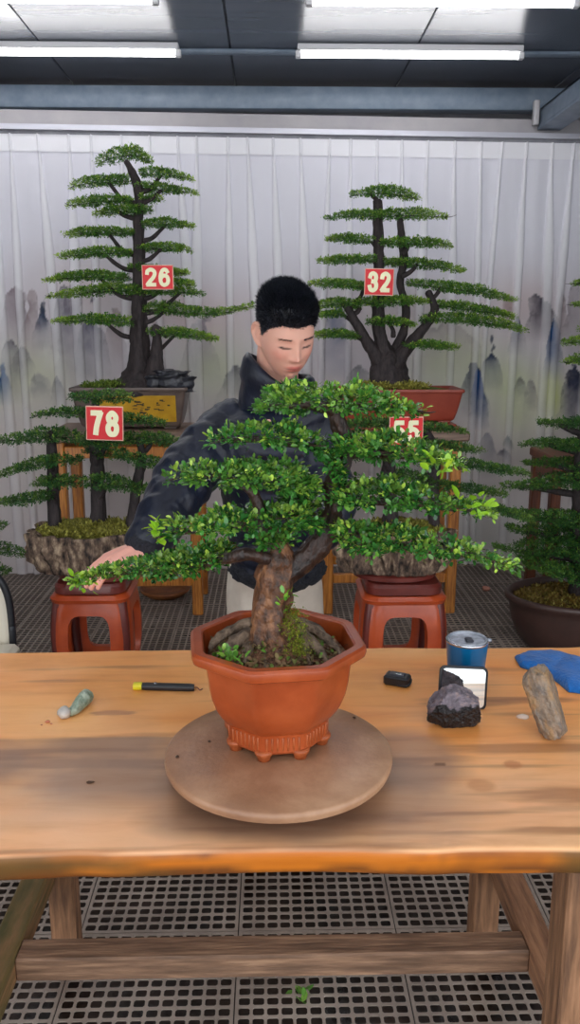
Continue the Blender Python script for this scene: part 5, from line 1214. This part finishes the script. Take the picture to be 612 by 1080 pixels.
def hand(w, f, up_, s, curl=.5):
    """palm and five fingers: w wrist, f direction of the fingers, up_ back of the hand, s side of the thumb"""
    f = f/np.linalg.norm(f); up_ = up_-f*np.dot(up_, f); up_ /= np.linalg.norm(up_); sd = np.cross(f, up_)*s
    pal = w+f*.048
    for k, o in enumerate((-.030, -.011, .009, .028)):     # little .. index
        root = w+f*.082+sd*o-up_*abs(o)*.12; L = (.058, .072, .078, .070)[k]; r = (.0075, .0085, .0088, .0085)[k]
        B.add(*T_([(w+sd*o*.45, .016), (w+f*.04+sd*o*.8, .0145), (root, .0115)], 10, 3))
        d = f; p = root; pts = [(p, r*1.1)]
        for j, l in enumerate((.45, .30, .25)):
            ang = curl*(.7, .9, .6)[j]; d = d*math.cos(ang)-up_*math.sin(ang); d /= np.linalg.norm(d); p = p+d*L*l; pts.append((p, r*(1, .93, .82)[j]))
        B.add(*T_(pts, 10, 4))
    p0 = w+f*.022+sd*.020; p1 = w+f*.048+sd*.044-up_*.012; p2 = w+f*.072+sd*.050-up_*.024; p3 = w+f*.092+sd*.046-up_*.034
    B.add(*T_([(p0, .014), (p1, .0115), (p2, .0095), (p3, .0078)], 10, 4))
    B.add(*T_([(w-f*.01, .023), (w+f*.03, .021), (w+f*.07, .015)], 14, 4))
hand(wrR, np.array([-.86, -.45, -.22]), np.array([-.25, -.35, .9]), 1, .55)
hand(wrL, np.array([-.75, .25, -.35]), np.array([.1, -.9, .2]), -1, .3)
hipz = pelv[2]-.03; LG = {}
for s in (-1, 1):
    hip = pelv+np.array([s*.048, 0, -.03]); kn = np.array([hip[0]+s*.012, hip[1]-.01, .48]); an = np.array([kn[0]+s*.02, hip[1]+.10, .09])
    LG[s] = (hip, kn, an); B.add(*T_([(pelv+np.array([s*.03, 0, .02]), .07), (hip, .068), (kn, .05), (kn-np.array([0, 0, .12]), .048), (an, .038), (an-np.array([0, .02, .045]), .036), (an-np.array([0, .12, .06]), .026)], 16))
Vb, Qb = remesh(np.concatenate(B.V), B.F, .0033, 2, .5)
# colour by place on the head
hl = w2h(Vb); X, Y, Z = hl.T; col = np.ones((len(Vb), 3))*lin((225, 172, 152))
def mixb(c, a):
    global col
    a = np.clip(a, 0, 1)[:, None]; col = col*(1-a)+lin(c)*a
fr = (Y < -.03) & (np.abs(Z) < .13)
g = lambda cx, cz, sx, sz, e=2: np.exp(-(np.abs((X-cx)/sx))**e-(np.abs((Z-cz)/sz))**e)*fr
mixb((222, 140, 128), .45*(g(.042, -.018, .02, .018)+g(-.042, -.018, .02, .018))+.4*g(0, -.026, .012, .010))
mixb((196, 104, 98), .9*g(0, -.0515, .021, .0048, 4)+.9*g(0, -.0625, .018, .0055, 4)); mixb((110, 50, 50), .9*g(0, -.0568, .022, .0016, 4))
mixb((30, 22, 24), 1.3*(g(.030, .0038, .0145, .0024, 4)+g(-.030, .0038, .0145, .0024, 4)))
hand_m = (np.linalg.norm(Vb-wrR, axis=1) < .2) & (Vb[:, 0] < wrR[0]+.03); mixb((232, 160, 146), .5*hand_m)
tp = thing('person', 'person with short black hair in a navy puffer jacket reaching left behind the table', 'person', (pelv[0], pelv[1], 0))
body = mk('body', Vb, Qb, M['skin'], tp, col=col)
# eyebrows
for s in (-1, 1):
    rng = np.random.default_rng(5+s); Vv = []; Ff = []
    for k in range(90):
        u = rng.uniform(0, 1); x = s*(.015+.030*u); z = .0275+.002*math.sin(u*PI*.7)-.0035*u+rng.normal(0, .0011); y = -.0905+.9*x*x*10
        p = np.array([x, y-.0055, z]); d = np.array([s*.9, -.25, .35+rng.normal(0, .2)]); d /= np.linalg.norm(d)
        n_ = len(Vv); w = np.array([0, 0, .0004]); Vv += [h2w(p-w), h2w(p+w), h2w(p+d*.0075)]; Ff.append((n_, n_+1, n_+2))
    # settle on the face surface
    Vv = np.array(Vv)
    mk('eyebrow', Vv, Ff, M['hair'], tp, smooth=False)
# hair: cap plus short strands
def hair():
    rng = np.random.default_rng(2)
    Vh, Fh = head_local(); x, y, z = Vh.T
    def hairline(x, y):   # lowest z that carries hair, by azimuth
        az = np.degrees(np.arctan2(np.abs(x), -y))
        return np.interp(az, [0, 25, 42, 55, 68, 82, 95, 105, 125, 150, 180], [.058, .060, .050, .040, .020, .002, .020, .002, -.040, -.062, -.066])
    c = np.array([0, .005, .0]); d = Vh-c; n = d/np.linalg.norm(d, axis=1)[:, None]
    az = np.degrees(np.arctan2(np.abs(x), -y)); hl_ = hairline(x, y); over = z-hl_
    thick = np.clip(over/.03, 0, 1)*(.004+.012*np.clip((z-.04)/.05, 0, 1)+.011*np.exp(-((z-.075)/.026)**2)*np.clip(np.hypot(x/.07, y/.1), 0, 1))
    Vc = Vh+n*(thick+.0006)[:, None]+n*(fbm(Vh*60, 3, 7)*.003*np.clip(over/.03, 0, 1))[:, None]
    keep = over > -.002
    Fk = [f for f in Fh if all(keep[list(f)])]; used = sorted({i for f in Fk for i in f}); mp_ = {a: b for b, a in enumerate(used)}
    Vk = Vc[used]; Fk = [tuple(mp_[i] for i in f) for f in Fk]
    ho = mk('hair', h2w(Vk), Fk, M['hair'], tp)
    # strands
    idx = np.where(over > -.001)[0]; N = 26000; pick = rng.choice(idx, N); p = Vc[pick]+rng.normal(0, .0012, (N, 3)); nn = n[pick]
    zz = Vh[pick, 2]; top = np.clip((zz-.02)/.07, 0, 1)
    d = nn*(.35+.5*top)[:, None]+np.array([0, -.15, 0])*top[:, None]+np.array([0, .1, -.75])*(1-top)[:, None]+np.array([0, 0, .35])*top[:, None]+rng.normal(0, .22, (N, 3)); d /= np.linalg.norm(d, axis=1)[:, None]
    L = (.004+.018*top)*rng.uniform(.6, 1.15, N)*np.clip(over[pick]/.012+.45, .4, 1)
    s = np.cross(d, rng.normal(0, 1, (N, 3))+0); s /= np.linalg.norm(s, axis=1)[:, None]
    A = p-nn*.003; V = np.stack([A+s*.0009, A-s*.0009, p+d*L[:, None]], 1).reshape(-1, 3); Fq = np.arange(N*3).reshape(N, 3)
    mk('strands', h2w(V), Fq, M['hair'], ho, smooth=False)
hair()
# jacket: quilted torso, sleeves and high collar
def quilt(path, n=48, m=14, sx=1.0, up=(0, 1, 0), pitch=.075, dep=.012, seed=1, cr=.009):
    C = catmull([np.array(p, float) for p in path], m); seg = np.linalg.norm(np.diff(C[:, :3], axis=0), axis=1); cum = np.r_[0, np.cumsum(seg)]
    nn = max(int(cum[-1]/.006), 12); s = np.linspace(0, cum[-1], nn); Q = np.stack([np.interp(s, cum, C[:, k]) for k in range(C.shape[1])], 1)
    T = np.gradient(Q[:, :3], axis=0); T /= np.linalg.norm(T, axis=1)[:, None]; u = np.array(up, float); rings = []
    for i in range(nn):
        u = u-T[i]*np.dot(u, T[i]); u /= np.linalg.norm(u); w = np.cross(T[i], u); a = np.arange(n)/n*2*PI
        q = abs(math.sin(s[i]/pitch*PI)); bul = dep*(q**.55-.75)
        sxx = Q[i, 4] if Q.shape[1] > 4 else sx
        base = Q[i, :3]+(np.cos(a)*Q[i, 3]*sxx)[:, None]*w+(np.sin(a)*Q[i, 3])[:, None]*u
        nd = base-Q[i, :3]; nd /= np.linalg.norm(nd, axis=1)[:, None]
        wr = cr*fbm(np.concatenate([base*16+seed], 1), 3, seed)+cr*.7*np.abs(fbm(base*36+seed*3, 2, seed+4))
        rings.append(base+nd*(bul+wr)[:, None])
    return loft(rings)
J = MB()
def qp(p, r, sx): return (*p, r, sx)
J.add(*quilt([qp(W_(291, 424, 2.12), .070, 1.15), qp(W_(290, 440, 2.13), .105, 1.30), qp(W_(288, 465, 2.13), .125, 1.30), qp(W_(290, 500, 2.13), .13, 1.14), qp(W_(292, 540, 2.14), .128, 1.06), qp(W_(293, 575, 2.15), .122, 1.06), qp(W_(293, 596, 2.155), .112, 1.06), qp(W_(293, 606, 2.155), .102, 1.05)], pitch=.07, dep=.008, seed=2))
J.add(*quilt([(*W_(262, 436, 2.14), .055), (*W_(244, 452, 2.14), .074), (*W_(222, 474, 2.09), .077), (*W_(198, 502, 2.02), .074), (*W_(180, 530, 1.95), .066), (*W_(164, 557, 1.89), .057), (*W_(154, 574, 1.86), .048), (*W_(150, 582, 1.845), .040)], pitch=.062, dep=.006, seed=4, up=(0, 1, .2)))
J.add(*quilt([(*W_(314, 438, 2.12), .070), (*W_(333, 454, 2.10), .078), (*W_(342, 490, 2.05), .067), (*W_(349, 525, 2.0), .058), (*W_(343, 552, 2.0), .056), (*W_(329, 568, 2.04), .048)], pitch=.062, dep=.006, seed=6))
Wj, Qj = remesh(np.concatenate(J.V), J.F, .004, 2, .5)
mk('jacket', Wj, Qj, M['jacket'], tp)
# collar: standing ring around the neck, open under the chin
def collar():
    n = 80; a = np.arange(n)/n*2*PI; rings = []
    c0 = W_(293, 430, 2.12); c1 = W_(294, 391, 2.07)
    for t, r, off in ((0, .100, 0), (.25, .092, .010), (.5, .090, .0), (.62, .091, .008), (.9, .082, .006), (1, .075, 0), (.98, .068, 0), (.6, .070, 0), (.2, .072, 0)):
        c = c0*(1-t)+c1*t
        front = np.clip(-np.sin(a), 0, 1)**2*np.clip(1.0, 0, 1)
        lift = .046*np.clip(-np.cos(a), -.2, 1)*t-.022*front*t
        rr = (r+off*.5)*(1+.04*fbm(np.stack([np.cos(a)*3, np.sin(a)*3, 0*a+t*2], -1), 3, 3))
        rings.append(np.stack([c[0]+np.cos(a)*rr*1.02, c[1]+np.sin(a)*rr*.92, c[2]+lift], 1))
    V, Fc = loft(rings, False, False); mk('collar', V, Fc, M['jacket'], tp)
collar()
# knitted hem and cuffs
V, Fc = tube([(*W_(293, 592, 2.155), .120), (*W_(293, 599, 2.155), .124), (*W_(293, 605, 2.155), .118)], 60, 5, .12, sx=1.07, up=[0, 1, 0], fr=90); mk('jacket_hem', V, Fc, M['knit'], tp)
V, Fc = tube([(*W_(155, 572, 1.865), .047), (*W_(151, 580, 1.848), .043), (*W_(149, 584, 1.84), .036)], 30, 5, .08, up=[0, 1, .2], fr=90); mk('cuff', V, Fc, M['knit'], tp)
# trousers
Tn = MB()
hp = pelv
for s in (-1, 1):
    hip, kn, an = LG[s]; k_ = 1.0
    Tn.add(*tube([(*(hip+np.array([-s*.01, 0, .10])), .080), (*hip, .084), (*(hip*.6+kn*.4), .080), (*kn, .072), (*(kn*.5+an*.5), .074), (*(an+np.array([0, 0, .0])), .066)], 36, 6, .10, up=[0, 1, 0], seed=s+3, fr=12))
Tn.add(*tube([(*(pelv+np.array([0, 0, .10])), .092), (*(pelv+np.array([0, 0, -.06])), .092)], 36, 6, .05, sx=1.12, up=[0, 1, 0]))
Wt, Qt = remesh(np.concatenate(Tn.V), Tn.F, .006, 3, .5); Wt = Wt+(fbm(Wt*np.array([14, 14, 7]), 3, 8)*.008)[:, None]*np.array([1, 1, 0])
mk('trousers', Wt, Qt, M['trousers'], tp)
for s in (-1, 1):
    an = LG[s][2]; V, Fc = lathe((0, 0, 0), [(.6, .002), (.95, .0), (1, .02), (.98, .04), (.9, .062), (.6, .085), (.3, .095), (.02, .098)], 30)
    V = np.stack([an[0]+V[:, 0]*.045, an[1]-.055+V[:, 1]*.14, np.where(V[:, 1] < 0, V[:, 2]*(1-.45*np.clip(-V[:, 1], 0, 1)), V[:, 2])], 1); mk('shoe', V, Fc, M['shoe'], tp)

# small weed growing through the grate
c = PZ(317, 1052, 0.0)
V, Fq, col = leaves(np.tile(c, (4, 1)), np.array([[.3, 0, .9], [-.4, .1, .8], [.1, -.5, .8], [0, .3, .9]]), .022, 3, True, (60, 110, 40), (104, 156, 60), (150, 190, 80), seed=15)
tag(mk('weed', V, Fq, M['leaf2'], smooth=False, col=col, origin=(c[0], c[1], 0)), 'tiny green weed sprouting through the floor grate under the table', 'plant')

# ------------------------------------------------------------------ light
w = bpy.data.worlds.new('daylight'); SC.world = w; w.use_nodes = True
N = w.node_tree.nodes; L = w.node_tree.links; bg = N['Background']; bg.inputs['Color'].default_value = (.92, .96, 1, 1); bg.inputs['Strength'].default_value = 1.6
SC.view_settings.view_transform = 'Standard'; SC.view_settings.look = 'None'; SC.view_settings.gamma = 1; SC.view_settings.use_curve_mapping = False
SC.view_settings.exposure = 0.5
